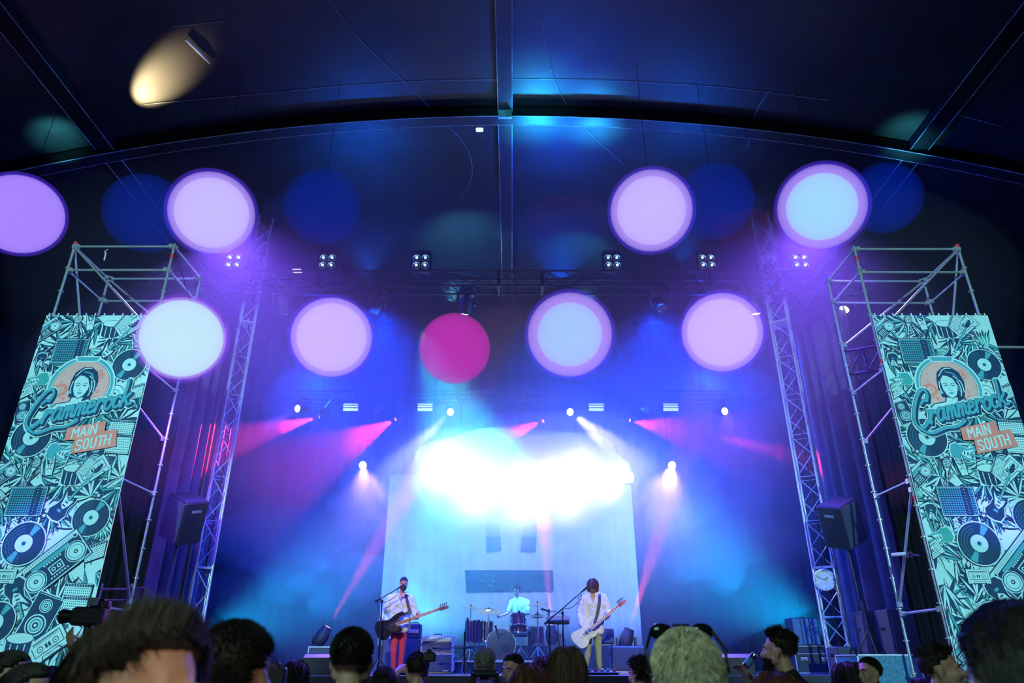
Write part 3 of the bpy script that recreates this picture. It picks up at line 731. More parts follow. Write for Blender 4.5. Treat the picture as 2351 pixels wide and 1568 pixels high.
# ------------------------------------------------------------------ printed banners beside the stage
PC = {'bg': mat('print_pale', (0.52, 0.86, 0.86), 0.6, 0, 0.1, .8), 'mid': mat('print_green', (0.05, 0.42, 0.40), 0.6, 0, 0.1, 4), 'teal': mat('print_teal', (0.07, 0.42, 0.52), 0.6, 0, 0.08, 4),
      'navy': mat('print_navy', (0.006, 0.05, 0.13), 0.6, 0, 0.1, 4), 'pink': mat('print_pink', (0.95, 0.30, 0.24), 0.6, 0, 0.08, 4), 'rose': mat('print_rose', (0.85, 0.50, 0.46), 0.6, 0, 0.08, 4)}
BZ = P(112, 728, SY).z; BX0 = P(112, 728, SY).x; BX1 = P(376, 728, SY).x; BW = BX1 - BX0; BZ0 = 0.55
def loc2(px, py):
    q = P(px, py, SY); return (q.x - BX0, q.z - BZ)
class Art:
    def __init__(s): s.b = {k: MB() for k in PC}; s.off = 0.0; s.T = lambda p: p
    def clip(s, pts):
        # keep the print on the cloth (0..BW, BZ0-BZ..0)
        def cut(ps, ax, lim, sg):
            out = []
            for i in range(len(ps)):
                a, c = ps[i], ps[(i + 1) % len(ps)]; da, dc = (a[ax] - lim) * sg, (c[ax] - lim) * sg
                if da >= 0: out.append(a)
                if (da >= 0) != (dc >= 0):
                    t = da / (da - dc); out.append((a[0] + (c[0] - a[0]) * t, a[1] + (c[1] - a[1]) * t))
            return out
        for ax, lim, sg in ((0, .01, 1), (0, BW - .01, -1), (1, -.01, -1), (1, BZ0 - BZ + .01, 1)):
            pts = cut(pts, ax, lim, sg)
            if len(pts) < 3: return []
        return pts
    def poly(s, col, pts, raw=False):
        pts = s.clip(pts if raw else [s.T(p) for p in pts])
        if not pts: return
        s.off += 0.000004; y = -0.004 - s.off
        m = s.b[col]; o = len(m.v); m.v += [(p[0], y, p[1]) for p in pts]; m.f.append(tuple(range(o, o + len(pts)))); m.m.append(0)
    def up(s, d=0.0008): s.off += d
    def disc(s, col, c, r, ry=None, n=26, rot=0):
        ry = ry or r; cr, sr = math.cos(rot), math.sin(rot)
        s.poly(col, [(c[0] + r * math.cos(t) * cr - ry * math.sin(t) * sr, c[1] + r * math.cos(t) * sr + ry * math.sin(t) * cr) for t in [2 * math.pi * i / n for i in range(n)]])
    def line(s, col, a, c, w, w2=None):
        dx, dy = c[0] - a[0], c[1] - a[1]; L = math.hypot(dx, dy) or 1; nx, ny = -dy / L, dx / L; w /= 2; w2 = w if w2 is None else w2 / 2
        s.poly(col, [(a[0] + nx * w, a[1] + ny * w), (c[0] + nx * w2, c[1] + ny * w2), (c[0] - nx * w2, c[1] - ny * w2), (a[0] - nx * w, a[1] - ny * w)])
    def stroke(s, col, pts, w, k=5):
        q = smooth_path([(p[0], p[1], 0) for p in pts], k) if k > 1 else [Vector((p[0], p[1], 0)) for p in pts]
        for a, c in zip(q, q[1:]): s.line(col, a, c, w)
        for a in q[::2] + [q[-1]]: s.disc(col, a, w / 2, n=8)
    def rect(s, col, x, y, w, h): s.poly(col, [(x - w / 2, y - h / 2), (x + w / 2, y - h / 2), (x + w / 2, y + h / 2), (x - w / 2, y + h / 2)])
    def frame(s, px, py, rot=0, sc_=1.0, dz=0.0):
        X, Z = loc2(px, py); Z += dz; c, n = math.cos(R(rot)), math.sin(R(rot))
        s.T = lambda p: (X + (p[0] * c - p[1] * n) * sc_, Z + (p[0] * n + p[1] * c) * sc_)
# motifs, drawn in metres around their own middle
def leaf(A, col, a, ang, L, w):
    c, n = math.cos(ang), math.sin(ang); pts = []
    for t, e in ((0, 0), (.25, .8), (.5, 1), (.8, .55), (1, 0), (.8, -.55), (.5, -1), (.25, -.8)): pts.append((a[0] + c * L * t - n * w / 2 * e, a[1] + n * L * t + c * w / 2 * e))
    A.poly(col, pts)
def palm(A, rng, L=.5, n=9, spread=130, cols=('mid', 'navy', 'bg')):
    a0 = rng.uniform(0, 360)
    for i in range(n):
        a = R(a0 + spread * (i / (n - 1) - .5)); l = L * rng.uniform(.8, 1.05)
        leaf(A, 'navy', (0, 0), a, l, .06); leaf(A, cols[i % len(cols)], (0.01, 0.0), a, l * .95, .036)
def vinyl(A, r=.29):
    A.disc('bg', (0, 0), r * 1.06, n=40); A.disc('navy', (0, 0), r, n=40)
    for a in (60, 240):
        A.poly('teal', [(0, 0)] + [(r * .95 * math.cos(R(a + q)), r * .95 * math.sin(R(a + q))) for q in (-11, -4, 4, 11)])
    for k in (.85, .72, .58):
        for i in range(12):
            t = R(i * 14 + 100); u = R(i * 14 + 113); A.line('teal', (r * k * math.cos(t), r * k * math.sin(t)), (r * k * math.cos(u), r * k * math.sin(u)), .004)
    A.disc('navy', (0, 0), r * .46, n=30); A.disc('bg', (0, 0), r * .42, n=30); A.disc('teal', (0, 0), r * .12); A.disc('navy', (0, 0), r * .07)
def ampf(A, w=.62, h=.5):
    A.rect('navy', 0, 0, w, h); A.rect('bg', 0, 0, w - .03, h - .03); A.rect('navy', 0, 0, w - .05, h - .05)
    for i in range(15):
        for j in range(12):
            x = -w / 2 + .045 + i * (w - .09) / 14; y = -h / 2 + .045 + j * (h - .09) / 11
            if .09 < x < .2: continue
            A.rect('teal', x, y, .026, .022)
    A.rect('navy', .145, 0, .08, h - .04)
    for j in range(9): A.disc('bg', (.145, -h / 2 + .06 + j * (h - .12) / 8), .007, n=6)
def drum(A, r=.17):
    A.poly('bg', [(-r * 1.12, .09), (r * 1.12, .09), (r * 1.12, -.2), (-r * 1.12, -.2)]); A.poly('navy', [(-r, .08), (r, .08), (r * .95, -.14)] + [(r * math.cos(t) * .95, -.14 + .06 * -math.sin(t)) for t in (0.5, 1.2, 1.9, 2.6)] + [(-r * .95, -.14)])
    for x in (-.6, -.05, .5): A.line('bg', (x * r, .06), (x * r * .94, -.17), .014)
    A.disc('navy', (0, .09), r * 1.1, .075); A.disc('bg', (0, .095), r * 1.03, .063)
def cassette(A, w=.5, h=.3):
    A.rect('navy', 0, 0, w + .02, h + .02); A.rect('bg', 0, 0, w, h); A.rect('navy', 0, .02, w * .84, h * .62); A.rect('bg', 0, .02, w * .8, h * .55)
    for x in (-.11, .11): A.disc('navy', (x, 0), .042); A.disc('bg', (x, 0), .032); A.disc('navy', (x, 0), .01)
    for x in (-.022, .022): A.rect('navy', x, 0, .03, .06)
    for k in range(3): A.line('navy', (-w * .36, .075 + k * .012), (w * .36, .075 + k * .012), .005)
    A.poly('navy', [(-.15, -h / 2), (.15, -h / 2), (.12, -h / 2 + .05), (-.12, -h / 2 + .05)]); A.poly('bg', [(-.13, -h / 2 + .006), (.13, -h / 2 + .006), (.11, -h / 2 + .042), (-.11, -h / 2 + .042)])
    for x in (-1, 1): A.disc('navy', (x * w * .44, -h * .38), .01, n=8)
def guitar2(A, s=1.0, body='navy', guard='bg'):
    f = lambda L: [(x * s, y * s) for x, y in L]
    out = [(-.30, -.02), (-.27, -.12), (-.15, -.15), (-.04, -.10), (.08, -.12), (.16, -.10), (.09, -.05), (.07, 0), (.1, .05), (.22, .12), (.24, .17), (.14, .17), (.02, .10), (-.08, .11), (-.2, .16), (-.29, .1)]
    A.poly('bg', f([(x * 1.09, y * 1.12) for x, y in out])); A.poly(body, f(out))
    A.poly(guard, f([(-.1, -.03), (.0, -.075), (.1, -.085), (.06, -.02), (.08, .05), (.16, .13), (.02, .07), (-.05, .05)]))
    for x in (-.04, .02): A.rect('navy', x * s, 0, .022 * s, .06 * s)
    A.rect('teal', -.14 * s, 0, .04 * s, .07 * s)
    A.poly('navy', f([(.05, -.024), (.62, -.02), (.62, .02), (.05, .024)])); A.poly('teal', f([(.05, -.017), (.62, -.014), (.62, .014), (.05, .017)]))
    for k in range(12): A.rect('bg', (.1 + k * .043) * s, 0, .006 * s, .034 * s)
    A.poly('navy', f([(.61, -.022), (.66, -.05), (.78, -.03), (.8, .01), (.7, .03), (.61, .022)]))
    for k in range(4): A.disc('bg', ((.66 + k * .03) * s, .045 * s), .009 * s, n=6)
def boombox(A, w=.92, h=.44):
    A.rect('navy', 0, 0, w + .03, h + .03); A.rect('bg', 0, 0, w, h); A.rect('navy', 0, 0, w - .03, h - .03); A.rect('bg', 0, h * .42, w, .07); A.rect('teal', 0, h * .24, w * .62, .06)
    for x in (-1, 1):
        A.disc('bg', (x * w * .33, -.05), .150, n=28); A.disc('navy', (x * w * .33, -.05), .14, n=28); A.disc('bg', (x * w * .33, -.05), .125, n=28); A.disc('teal', (x * w * .33, -.05), .1, n=24); A.disc('bg', (x * w * .33, -.05), .088, n=24); A.disc('navy', (x * w * .33, -.05), .03); A.disc('bg', (x * w * .33, -.05), .014)
        A.disc('bg', (x * w * .44, h * .36), .035); A.disc('navy', (x * w * .44, h * .36), .022)
    A.rect('bg', 0, -.06, .2, .13); A.rect('navy', 0, -.06, .17, .1)
    for x in (-.04, .04): A.disc('bg', (x, -.06), .03); A.disc('navy', (x, -.06), .015)
    for k in range(7): A.rect('bg', -.12 + k * .04, .06, .024, .024); A.rect('bg', -.12 + k * .04, -.16, .024, .02)
    for k in range(26): A.rect('navy', -w * .42 + k * w * .84 / 25, h * .42, .006, .045)
def cabinet2(A, w=.42, h=.66):
    A.rect('bg', 0, 0, w + .03, h + .03); A.rect('navy', 0, 0, w, h); A.line('bg', (-w / 2 + .02, h / 2 - .02), (w / 2 - .02, h / 2 - .02), .008)
    for y, r in ((-.12, .16), (.17, .1)):
        for k, c in ((1, 'bg'), (.88, 'navy'), (.72, 'bg'), (.6, 'teal'), (.42, 'bg'), (.3, 'navy'), (.14, 'bg')): A.disc(c, (0, y), r * k, n=24)
def grille(A, w=.42, h=.26):
    A.rect('navy', 0, 0, w + .02, h + .02); A.rect('bg', 0, 0, w, h)
    for i in range(13):
        for j in range(6): A.disc('navy', (-w / 2 + .02 + i * (w - .04) / 12 + (.01 if j % 2 else 0), -h / 2 + .02 + j * (h * .66) / 5), .0105, n=4)
    A.rect('navy', 0, h * .4, w, h * .14)
    for i in range(9): A.disc('bg', (-w / 2 + .04 + i * (w - .08) / 8, h * .4), .009, n=6)
def mic(A):
    A.disc('navy', (0, .12), .075, .1); A.disc('bg', (0, .12), .062, .085)
    for k in range(5): A.line('navy', (-.055, .06 + k * .03), (.055, .06 + k * .03), .008); A.line('navy', (-.05 + k * .025, .04), (-.05 + k * .025, .2), .006)
    A.poly('navy', [(-.07, .05), (.07, .05), (.03, -.02), (.02, -.3), (-.02, -.3), (-.03, -.02)]); A.poly('bg', [(-.045, .035), (.045, .035), (.012, -.02), (.008, -.28), (-.008, -.28), (-.012, -.02)])
def star(A, r=.09):
    A.poly('navy', [(r * (1 if i % 2 == 0 else .42) * math.cos(R(90 + 36 * i)), r * (1 if i % 2 == 0 else .42) * math.sin(R(90 + 36 * i))) for i in range(10)])
    A.poly('bg', [(r * .45 * (1 if i % 2 == 0 else .42) * math.cos(R(90 + 36 * i)), r * .45 * (1 if i % 2 == 0 else .42) * math.sin(R(90 + 36 * i))) for i in range(10)])
def horns(A):
    # a raised hand making the horns sign, drawn in line
    A.poly('navy', [(-.07, -.16), (.06, -.16), (.08, .02), (.075, .19), (.045, .19), (.04, .05), (-.04, .05), (-.06, .2), (-.09, .19), (-.085, 0)])
    A.poly('bg', [(-.06, -.15), (.05, -.15), (.065, .02), (.065, .18), (.052, .18), (.045, .035), (-.045, .035), (-.068, .19), (-.08, .18), (-.072, 0)])
    for x in (-.02, .015): A.line('navy', (x, .035), (x, -.02), .008)
    A.stroke('navy', [(-.05, -.05), (0, -.03), (.04, -.06)], .009, 3)
def sticks(A):
    for a, c in (((-.18, -.42), (.2, .2)), ((-.02, -.26), (.26, .24))): A.line('navy', a, c, .03, .018); A.line('bg', (a[0] + .012, a[1] + .02), (c[0] - .01, c[1] - .02), .006)
def hihat2(A, r=.16):
    for k, c in ((1.05, 'bg'), (1, 'navy'), (.93, 'bg'), (.5, 'teal'), (.42, 'bg'), (.12, 'navy')): A.disc(c, (0, 0), r * k, n=26)
LETT = {'C': ([[(1.75, 1.75), (1.95, 2.25), (1.75, 2.7), (1.25, 2.55), (.6, 1.7), (.2, .7), (.3, .05), (.8, -.2), (1.5, .25), (1.95, .8)], [(1.15, 1.65), (1.45, 1.85), (1.75, 1.75)]], 1.55),
        'r': ([[(.05, 0), (.18, .95)], [(.13, .55), (.38, .88), (.68, .85), (.62, .7)]], .72), 'a': ([[(.78, .85), (.42, .95), (.12, .5), (.2, .06), (.5, .12), (.78, .8)], [(.8, .92), (.68, .2), (.8, .05), (1.0, .15)]], .95),
        'm': ([[(.05, 0), (.18, .95)], [(.13, .55), (.42, .93), (.48, .65), (.42, 0)], [(.46, .55), (.76, .93), (.84, .7), (.76, .15), (.9, .03), (1.05, .15)]], 1.02),
        'e': ([[(.1, .45), (.5, .55), (.6, .8), (.4, .95), (.12, .6), (.15, .12), (.42, .02), (.78, .28)]], .74),
        'o': ([[(.4, .95), (.12, .6), (.15, .12), (.42, .02), (.68, .4), (.62, .85), (.4, .95), (.5, .75), (.8, .8)]], .76), 'c': ([[(.62, .75), (.5, .95), (.2, .75), (.1, .25), (.3, .02), (.7, .2)]], .70),
        'k': ([[(.05, 0), (.3, 1.3), (.35, 2.1)], [(.75, .95), (.2, .42), (.42, .45), (.62, .05), (.95, .1)]], .95)}
def script_word(A, word, w, col, dx=0, dy=0):
    x = 0
    for ch in word:
        st, adv = LETT[ch]
        for q in st: A.stroke(col, [(x + a + .25 * c + dx, c + dy) for a, c in q], w)
        x += adv
    A.stroke(col, [(.4 + dx, -.22 + dy), (1.2 + dx, -.75 + dy), (2.6 + dx, -.62 + dy), (3.6 + dx, -.72 + dy), (4.6 + dx, -.42 + dy), (4.4 + dx, -.28 + dy)], w * .85)
CAPS = {'M': [[(0, 0), (0, 1), (.3, .45), (.6, 1), (.6, 0)]], 'A': [[(0, 0), (.27, 1), (.54, 0)], [(.1, .33), (.44, .33)]], 'I': [[(.05, 0), (.05, 1)]], 'N': [[(0, 0), (0, 1), (.5, 0), (.5, 1)]],
        'S': [[(.48, .82), (.4, .98), (.1, .98), (.02, .8), (.05, .6), (.42, .42), (.48, .2), (.38, .02), (.1, .02), (0, .2)]], 'O': [[(.05, .15), (.05, .85), (.15, 1), (.35, 1), (.45, .85), (.45, .15), (.35, 0), (.15, 0), (.05, .15)]],
        'U': [[(.03, 1), (.03, .15), (.14, 0), (.34, 0), (.46, .15), (.46, 1)]], 'T': [[(0, 1), (.5, 1)], [(.25, 1), (.25, 0)]], 'H': [[(0, 0), (0, 1)], [(.48, 0), (.48, 1)], [(0, .5), (.48, .5)]]}
ADV = {'M': .82, 'A': .74, 'I': .3, 'N': .72, 'S': .7, 'O': .7, 'U': .7, 'T': .66, 'H': .6}
def caps_word(A, word, h, col, w):
    x = 0
    for ch in word:
        for q in CAPS[ch]: A.stroke(col, [((x + a + .18 * c) * h, c * h) for a, c in q], w, 1)
        x += ADV[ch]
# the repeat of the drawing runs down the cloth: one period is the distance between the two drums
PER = loc2(165, 1091)[1] - loc2(263, 759)[1]
def draw_pattern(A):
    rng = random.Random(21)
    for k in range(210):
        x = rng.uniform(0, BW); z = -rng.uniform(0, BZ - BZ0); a = rng.uniform(0, 360); c, n = math.cos(R(a)), math.sin(R(a))
        A.T = lambda p, x=x, z=z, c=c, n=n: (x + p[0] * c - p[1] * n, z + p[0] * n + p[1] * c)
        palm(A, rng, rng.uniform(.28, .5), rng.randint(6, 10), rng.uniform(70, 160), (('mid', 'bg'), ('bg', 'navy', 'bg'), ('mid', 'navy', 'bg'))[k % 3]); A.up(.00004)
    A.up(.0004)
    for rep in range(3):
        dz = PER * rep
        def at(px, py, rot, fn, *a, s=1.0, **k): A.frame(px, py, rot, s, dz); fn(A, *a, **k); A.up(.00006)
        at(180, 752, -12, mic); at(215, 745, 8, horns); at(110, 765, 40, boombox, s=.62); at(150, 775, -12, sticks)
        at(104, 806, 10, star); at(168, 811, 0, ampf); at(263, 759, 0, drum); at(306, 752, 38, cassette); at(99, 838, -92, guitar2, s=.62)
        at(290, 745, 60, grille, s=.7); at(250, 815, 56, guitar2, 1.0); at(206, 838, 20, star); at(303, 842, 0, vinyl); at(120, 862, 10, horns, s=.9); at(318, 800, 0, star)
        at(316, 905, 20, grille, s=.9); at(270, 908, 0, hihat2); at(88, 880, 200, guitar2, s=.8, body='mid'); at(60, 905, 30, cassette, s=.7)
        if rep == 0:
            at(80, 1008, 0, vinyl, .33); at(285, 985, -4, grille); at(281, 1022, -4, grille, .42, .34); at(60, 950, 15, cabinet2, s=.6); at(150, 1045, -15, guitar2, s=.9, body='teal'); at(225, 1050, 5, cabinet2, s=.7); at(40, 1040, 30, star)
    def at(px, py, rot, fn, *a, s=1.0, **k): A.frame(px, py, rot, s, 0); fn(A, *a, **k); A.up(.0001)
    at(64, 1250, 0, vinyl, .33); at(134, 1296, 43, boombox, s=1.12); at(50, 1375, -60, guitar2, 1.05); at(101, 1418, -18, cabinet2); at(186, 1362, -3, grille); at(182, 1392, -3, grille)
    at(120, 1480, 38, cassette, s=1.1); at(52, 1484, 0, drum, s=1.15); at(20, 1325, 0, cassette, s=.7); at(0, 1430, 0, vinyl)
def draw_banner():
    A = Art(); draw_pattern(A); A.up(.0015)
    # medallion with the woman's head
    A.frame(193, 893); r = .52
    A.T = (lambda T: (lambda p: T((p[0], p[1]))))(A.T)
    A.disc('bg', (0, 0), r * 1.14, n=48); A.disc('teal', (0, 0), r * 1.08, n=48); A.disc('bg', (0, 0), r * .99, n=48); A.disc('navy', (0, 0), r * .955, n=48); A.disc('rose', (0, 0), r * .94, n=48); A.up(.0002)
    rng = random.Random(9)
    for k in range(34):
        a = rng.uniform(0, 6.28); q = rng.uniform(.62, .86) * r; c = (q * math.cos(a), q * math.sin(a)); t = k % 3; e = rng.uniform(.02, .045)
        if t == 0: A.disc('pink', c, e); A.disc('rose', c, e * .5)
        elif t == 1: A.poly('pink', [(c[0] - e, c[1] - e * .6), (c[0] + e, c[1] - e), (c[0] + e * .3, c[1] + e)])
        else: A.line('pink', c, (c[0] + e * 1.6, c[1] + e), .018)
    A.disc('pink', (-.33, -.06), .12); A.disc('rose', (-.33, -.06), .06); A.disc('pink', (-.33, -.06), .02); A.up(.0002)
    # ribbon on top
    A.poly('bg', [(-.2, .47), (.2, .47), (.24, .58), (-.24, .58)]); A.poly('teal', [(-.17, .49), (.17, .49), (.2, .56), (-.2, .56)])
    # shoulders and neck
    A.poly('navy', [(-.43, -.40), (-.34, -.31), (-.14, -.27), (-.1, -.16), (.12, -.17), (.17, -.27), (.36, -.31), (.44, -.4), (.3, -.58), (-.3, -.58)])
    A.poly('bg', [(-.42, -.41), (-.33, -.325), (-.12, -.285), (-.08, -.16), (.1, -.17), (.16, -.285), (.35, -.325), (.42, -.41), (.3, -.57), (-.3, -.57)])
    hair = [(-.16, -.2), (-.2, -.06), (-.19, .12), (-.15, .27), (-.03, .37), (.12, .37), (.24, .27), (.29, .1), (.27, -.06), (.22, -.2), (.24, -.26), (.14, -.36), (.05, -.4), (.07, -.3), (.1, -.2)]
    A.poly('navy', hair); A.up(.0002)
    A.poly('navy', [(-.135, .12), (-.125, -.05), (-.08, -.17), (.01, -.23), (.10, -.17), (.155, -.05), (.16, .1), (.08, .2), (-.06, .22)])
    A.poly('bg', [(-.125, .12), (-.115, -.05), (-.07, -.16), (.01, -.215), (.09, -.16), (.142, -.05), (.148, .08), (.09, .16), (.02, .2), (-.06, .21)]); A.up(.0002)
    for q in ([(-.13, .2), (-.02, .33), (.12, .35)], [(.06, .2), (.17, .1), (.2, -.05), (.17, -.17)], [(.12, .2), (.23, .08), (.24, -.1)], [(-.15, .1), (-.165, -.02), (-.14, -.12)], [(.1, -.32), (.15, -.26), (.2, -.24)]): A.stroke('bg', q, .018)
    for q in ([(0, .28), (.14, .24), (.2, .1)], [(.16, .02), (.18, -.1)]): A.stroke('teal', q, .022)
    A.poly('navy', [(.0, .21), (.1, .15), (.15, .02), (.165, .12), (.1, .22)])
    for sx in (-1, 1):
        cx = .012 + sx * .062
        A.stroke('navy', [(cx - .035 * 1, .055 - (0 if sx < 0 else .012)), (cx, .068), (cx + .035, .055 - (.012 if sx < 0 else 0))], .011, 3)
        A.poly('navy', [(cx - .036, .018), (cx, .034), (cx + .036, .018), (cx, .006)]); A.disc('teal', (cx, .019), .012, n=10); A.disc('navy', (cx, .019), .006, n=8)
    A.stroke('teal', [(.0, .0), (-.006, -.05), (.006, -.075), (.03, -.072)], .007, 3); A.disc('navy', (-.002, -.077), .005, n=6); A.disc('navy', (.028, -.077), .005, n=6)
    A.poly('teal', [(-.035, -.118), (.0, -.105), (.012, -.11), (.026, -.105), (.06, -.118), (.012, -.142)]); A.line('navy', (-.035, -.12), (.06, -.12), .005)
    A.disc('bg', (-.165, -.1), .03, n=12); A.disc('teal', (-.165, -.1), .018, n=12); A.up(.0008)
    # festival name in brush script, pale outline, dark shadow, teal face
    a0, a1 = loc2(62, 986), loc2(303, 934); ang = math.atan2(a1[1] - a0[1], a1[0] - a0[0]); total = 8.95
    k = math.hypot(a1[0] - a0[0], a1[1] - a0[1]) / total
    A.T = lambda p: (a0[0] + (p[0] * math.cos(ang) - p[1] * 1.12 * math.sin(ang)) * k, a0[1] + (p[0] * math.sin(ang) + p[1] * 1.12 * math.cos(ang)) * k)
    WORD = 'Crammerock'
    script_word(A, WORD, .66, 'bg', .06, -.08); A.up(.0003); script_word(A, WORD, .40, 'navy', .12, -.12); A.up(.0003); script_word(A, WORD, .30, 'navy'); A.up(.0003); script_word(A, WORD, .235, 'teal'); A.up(.0006)
    # pink stage tag
    f = lambda L: [loc2(x / 3.824, 720 + y / 3.824) for x, y in L]
    A.poly('pink', f([(632, 1022), (965, 962), (952, 1048), (1060, 1036), (1052, 1182), (655, 1250), (690, 1127), (598, 1130)]), raw=True); A.up(.0003)
    for wd, p0, p1, hh in (('MAIN', (664, 1112), (882, 1070), 84), ('SOUTH', (694, 1222), (992, 1164), 84)):
        u, v = f([p0, p1]); an = math.atan2(v[1] - u[1], v[0] - u[0]); tot = sum(ADV[c] for c in wd) - .1; h = math.hypot(v[0] - u[0], v[1] - u[1]) / tot
        A.T = lambda p, u=u, an=an: (u[0] + p[0] * math.cos(an) - p[1] * math.sin(an), u[1] + p[0] * math.sin(an) + p[1] * math.cos(an))
        caps_word(A, wd, h, 'bg', h * .15)
    return A
ART = draw_banner()
NAMES = {'bg': 'pale_print', 'mid': 'green_print', 'teal': 'teal_print', 'navy': 'navy_print', 'pink': 'pink_print', 'rose': 'rose_print'}
def banner(x0, label, loc_y=SY - .07):
    t = empty('festival_banner', (x0, loc_y, BZ0), label, 'banner', 'printed festival banners')
    b = MB(); rng = random.Random(4); n, m = 26, 40
    b.use(PC['bg']); b.box((x0 + BW / 2, loc_y + .004, (BZ + BZ0) / 2), (BW, .006, BZ - BZ0)); b.build('cloth', None, t)
    # all inks of the printed drawing are one flat artwork
    mb = MB()
    for k, m_ in ART.b.items():
        mb.use(PC[k]); o = len(mb.v); mb.v += [(x0 + v[0], loc_y + v[1], BZ + v[2]) for v in m_.v]
        for f in m_.f: mb.f.append(tuple(i + o for i in f)); mb.m.append(mb.cur)
    mb.build('printed_artwork', None, t, fix=False)
    for i in range(13): b = MB(); b.box((x0 + .05 + (BW - .1) * i / 12, loc_y, BZ + .01), (.02, .012, .07)); b.build('fixing_tie', mat('white_tie', (.7, .85, .82), .5), t)
    return t
banner(BX0, 'tall teal printed festival banner on the left scaffold')
BR0 = P(2000, 736, SY).x
banner(BR0, 'tall teal printed festival banner on the right scaffold')
# ------------------------------------------------------------------ band gear on the stage
CASEM = mat('flight_case_panel', (0.02, 0.03, 0.05), 0.45, 0, 0.2, 10)
GRILLE = mat('grille_cloth', (0.05, 0.07, 0.1), 0.8, 0, 0.25, 120, 0.2)
TOLEX = mat('amp_vinyl', (0.03, 0.035, 0.045), 0.7, 0, 0.2, 60, 0.1)
WTOLEX = mat('amp_trim', (0.45, 0.45, 0.5), 0.6, 0, 0.1, 30)
SILVER = mat('amp_panel', (0.6, 0.6, 0.62), 0.3, 0.6, 0.1, 20)
def pxbox(x0, x1, y0, y1, Y):
    """world box seen between those pixels with its front at distance Y"""
    a, c = P(x0, (y0 + y1) / 2, Y), P(x1, (y0 + y1) / 2, Y)
    return (a.x + c.x) / 2, c.x - a.x, P(1175, y1, Y).z, P(1175, y0, Y).z
def flight_case(x0, x1, y0, y1, Y, depth, label, group='flight cases on the stage', z0=None, white=False, top=True):
    cx, w_, za, zb_ = pxbox(x0, x1, y0, y1, Y)
    if z0 is not None: za = z0
    t = empty('flight_case', (cx, Y + depth / 2, za), label, 'flight case', group); h = zb_ - za; cz = (za + zb_) / 2
    c = (cx, Y + depth / 2, cz); em = SILVER if not white else mat('case_edge_pale', (.8, .85, .85), .4, .3)
    b = MB(); b.rbox(c, (w_ - .02, depth - .02, h - .02), .01); b.build('body', CASEM if not white else mat('case_blue_panel', (0.05, 0.22, 0.3), .5, 0, .3, 20), t)
    b = MB(); e = .022
    for sx in (-1, 1):
        for sy in (-1, 1): b.box((cx + sx * (w_ / 2 - e / 2), Y + depth / 2 + sy * (depth / 2 - e / 2), cz), (e, e, h))
        for sz in (-1, 1):
            b.box((cx, Y + depth / 2 + sx * (depth / 2 - e / 2), cz + sz * (h / 2 - e / 2)), (w_, e, e)); b.box((cx + sx * (w_ / 2 - e / 2), Y + depth / 2, cz + sz * (h / 2 - e / 2)), (e, depth, e))
    if top: b.box((cx, Y - .001, cz + h * .2), (w_, .01, e * .8))
    b.build('edge_trim', em, t)
    for sx in (-1, 1):
        b = MB(); b.rbox((cx + sx * w_ * .27, Y - .004, cz + h * .02), (w_ * .18, .014, h * .13), .01); f = b.build('latch_dish', SILVER, t)
        b = MB(); b.tube([(cx + sx * w_ * .27 - w_ * .06, Y - .012, cz + h * .02), (cx + sx * w_ * .27 - w_ * .05, Y - .03, cz), (cx + sx * w_ * .27 + w_ * .05, Y - .03, cz), (cx + sx * w_ * .27 + w_ * .06, Y - .012, cz + h * .02)], .006, 6); b.build('handle', BLACKM, f)
    return t
def floorY(x0, x1, y0, y1): return ST
flight_case(704, 769, 1484, 1553, 17.2, .7, 'dark flight case at the left carrying a floor lamp', z0=ST)
flight_case(1827, 1915, 1482, 1553, 17.0, .8, 'dark flight case at the right beside the tower with the clock', z0=ST)
flight_case(1976, 2122, 1502, 1600, 13.0, .9, 'big pale edged flight case in front of the stage at the right', z0=0.0, white=True)
flight_case(1404, 1470, 1541, 1556, 16.9, .6, 'low flight case under the right guitar amplifier', z0=ST, top=False)
for px, py, Y, d, lab in FL:
    q = P(px, py, Y); dd = Vector(d).normalized(); c = q - dd * .25
    loc = Vector((c.x, c.y, c.z - .42)); moving_head(loc, d, 1, lab, 'floor lamps with red beams', 1.0, 1, ORANGEL, lensr=.10)
# left: bass amplifier and its cabinet
def cabinet(x0, x1, y0, y1, Y, depth, label, z0=None, trim_=None, name='speaker_cabinet', grp=None):
    cx, w_, za, zb_ = pxbox(x0, x1, y0, y1, Y)
    if z0 is not None: za = z0
    h = zb_ - za; cz = (za + zb_) / 2
    t = empty(name, (cx, Y + depth / 2, za), label, 'speaker', grp)
    b = MB(); b.rbox((cx, Y + depth / 2, cz), (w_, depth, h), .02); b.build('body', trim_ or TOLEX, t)
    b = MB(); b.rbox((cx, Y - .004, cz), (w_ - .07, .02, h - .07), .008); g = b.build('grille', GRILLE, t)
    for sx in (-1, 1):
        b = MB(); b.rbox((cx + sx * (w_ / 2 + .003), Y + depth / 2, cz + h * .2), (.012, .16, .06), .004); b.build('handle', BLACKM, t)
    b = MB(); b.box((cx + w_ * .28, Y - .018, cz - h * .36), (w_ * .16, .006, .02)); b.build('badge', SILVER, g)
    return t, cx, zb_
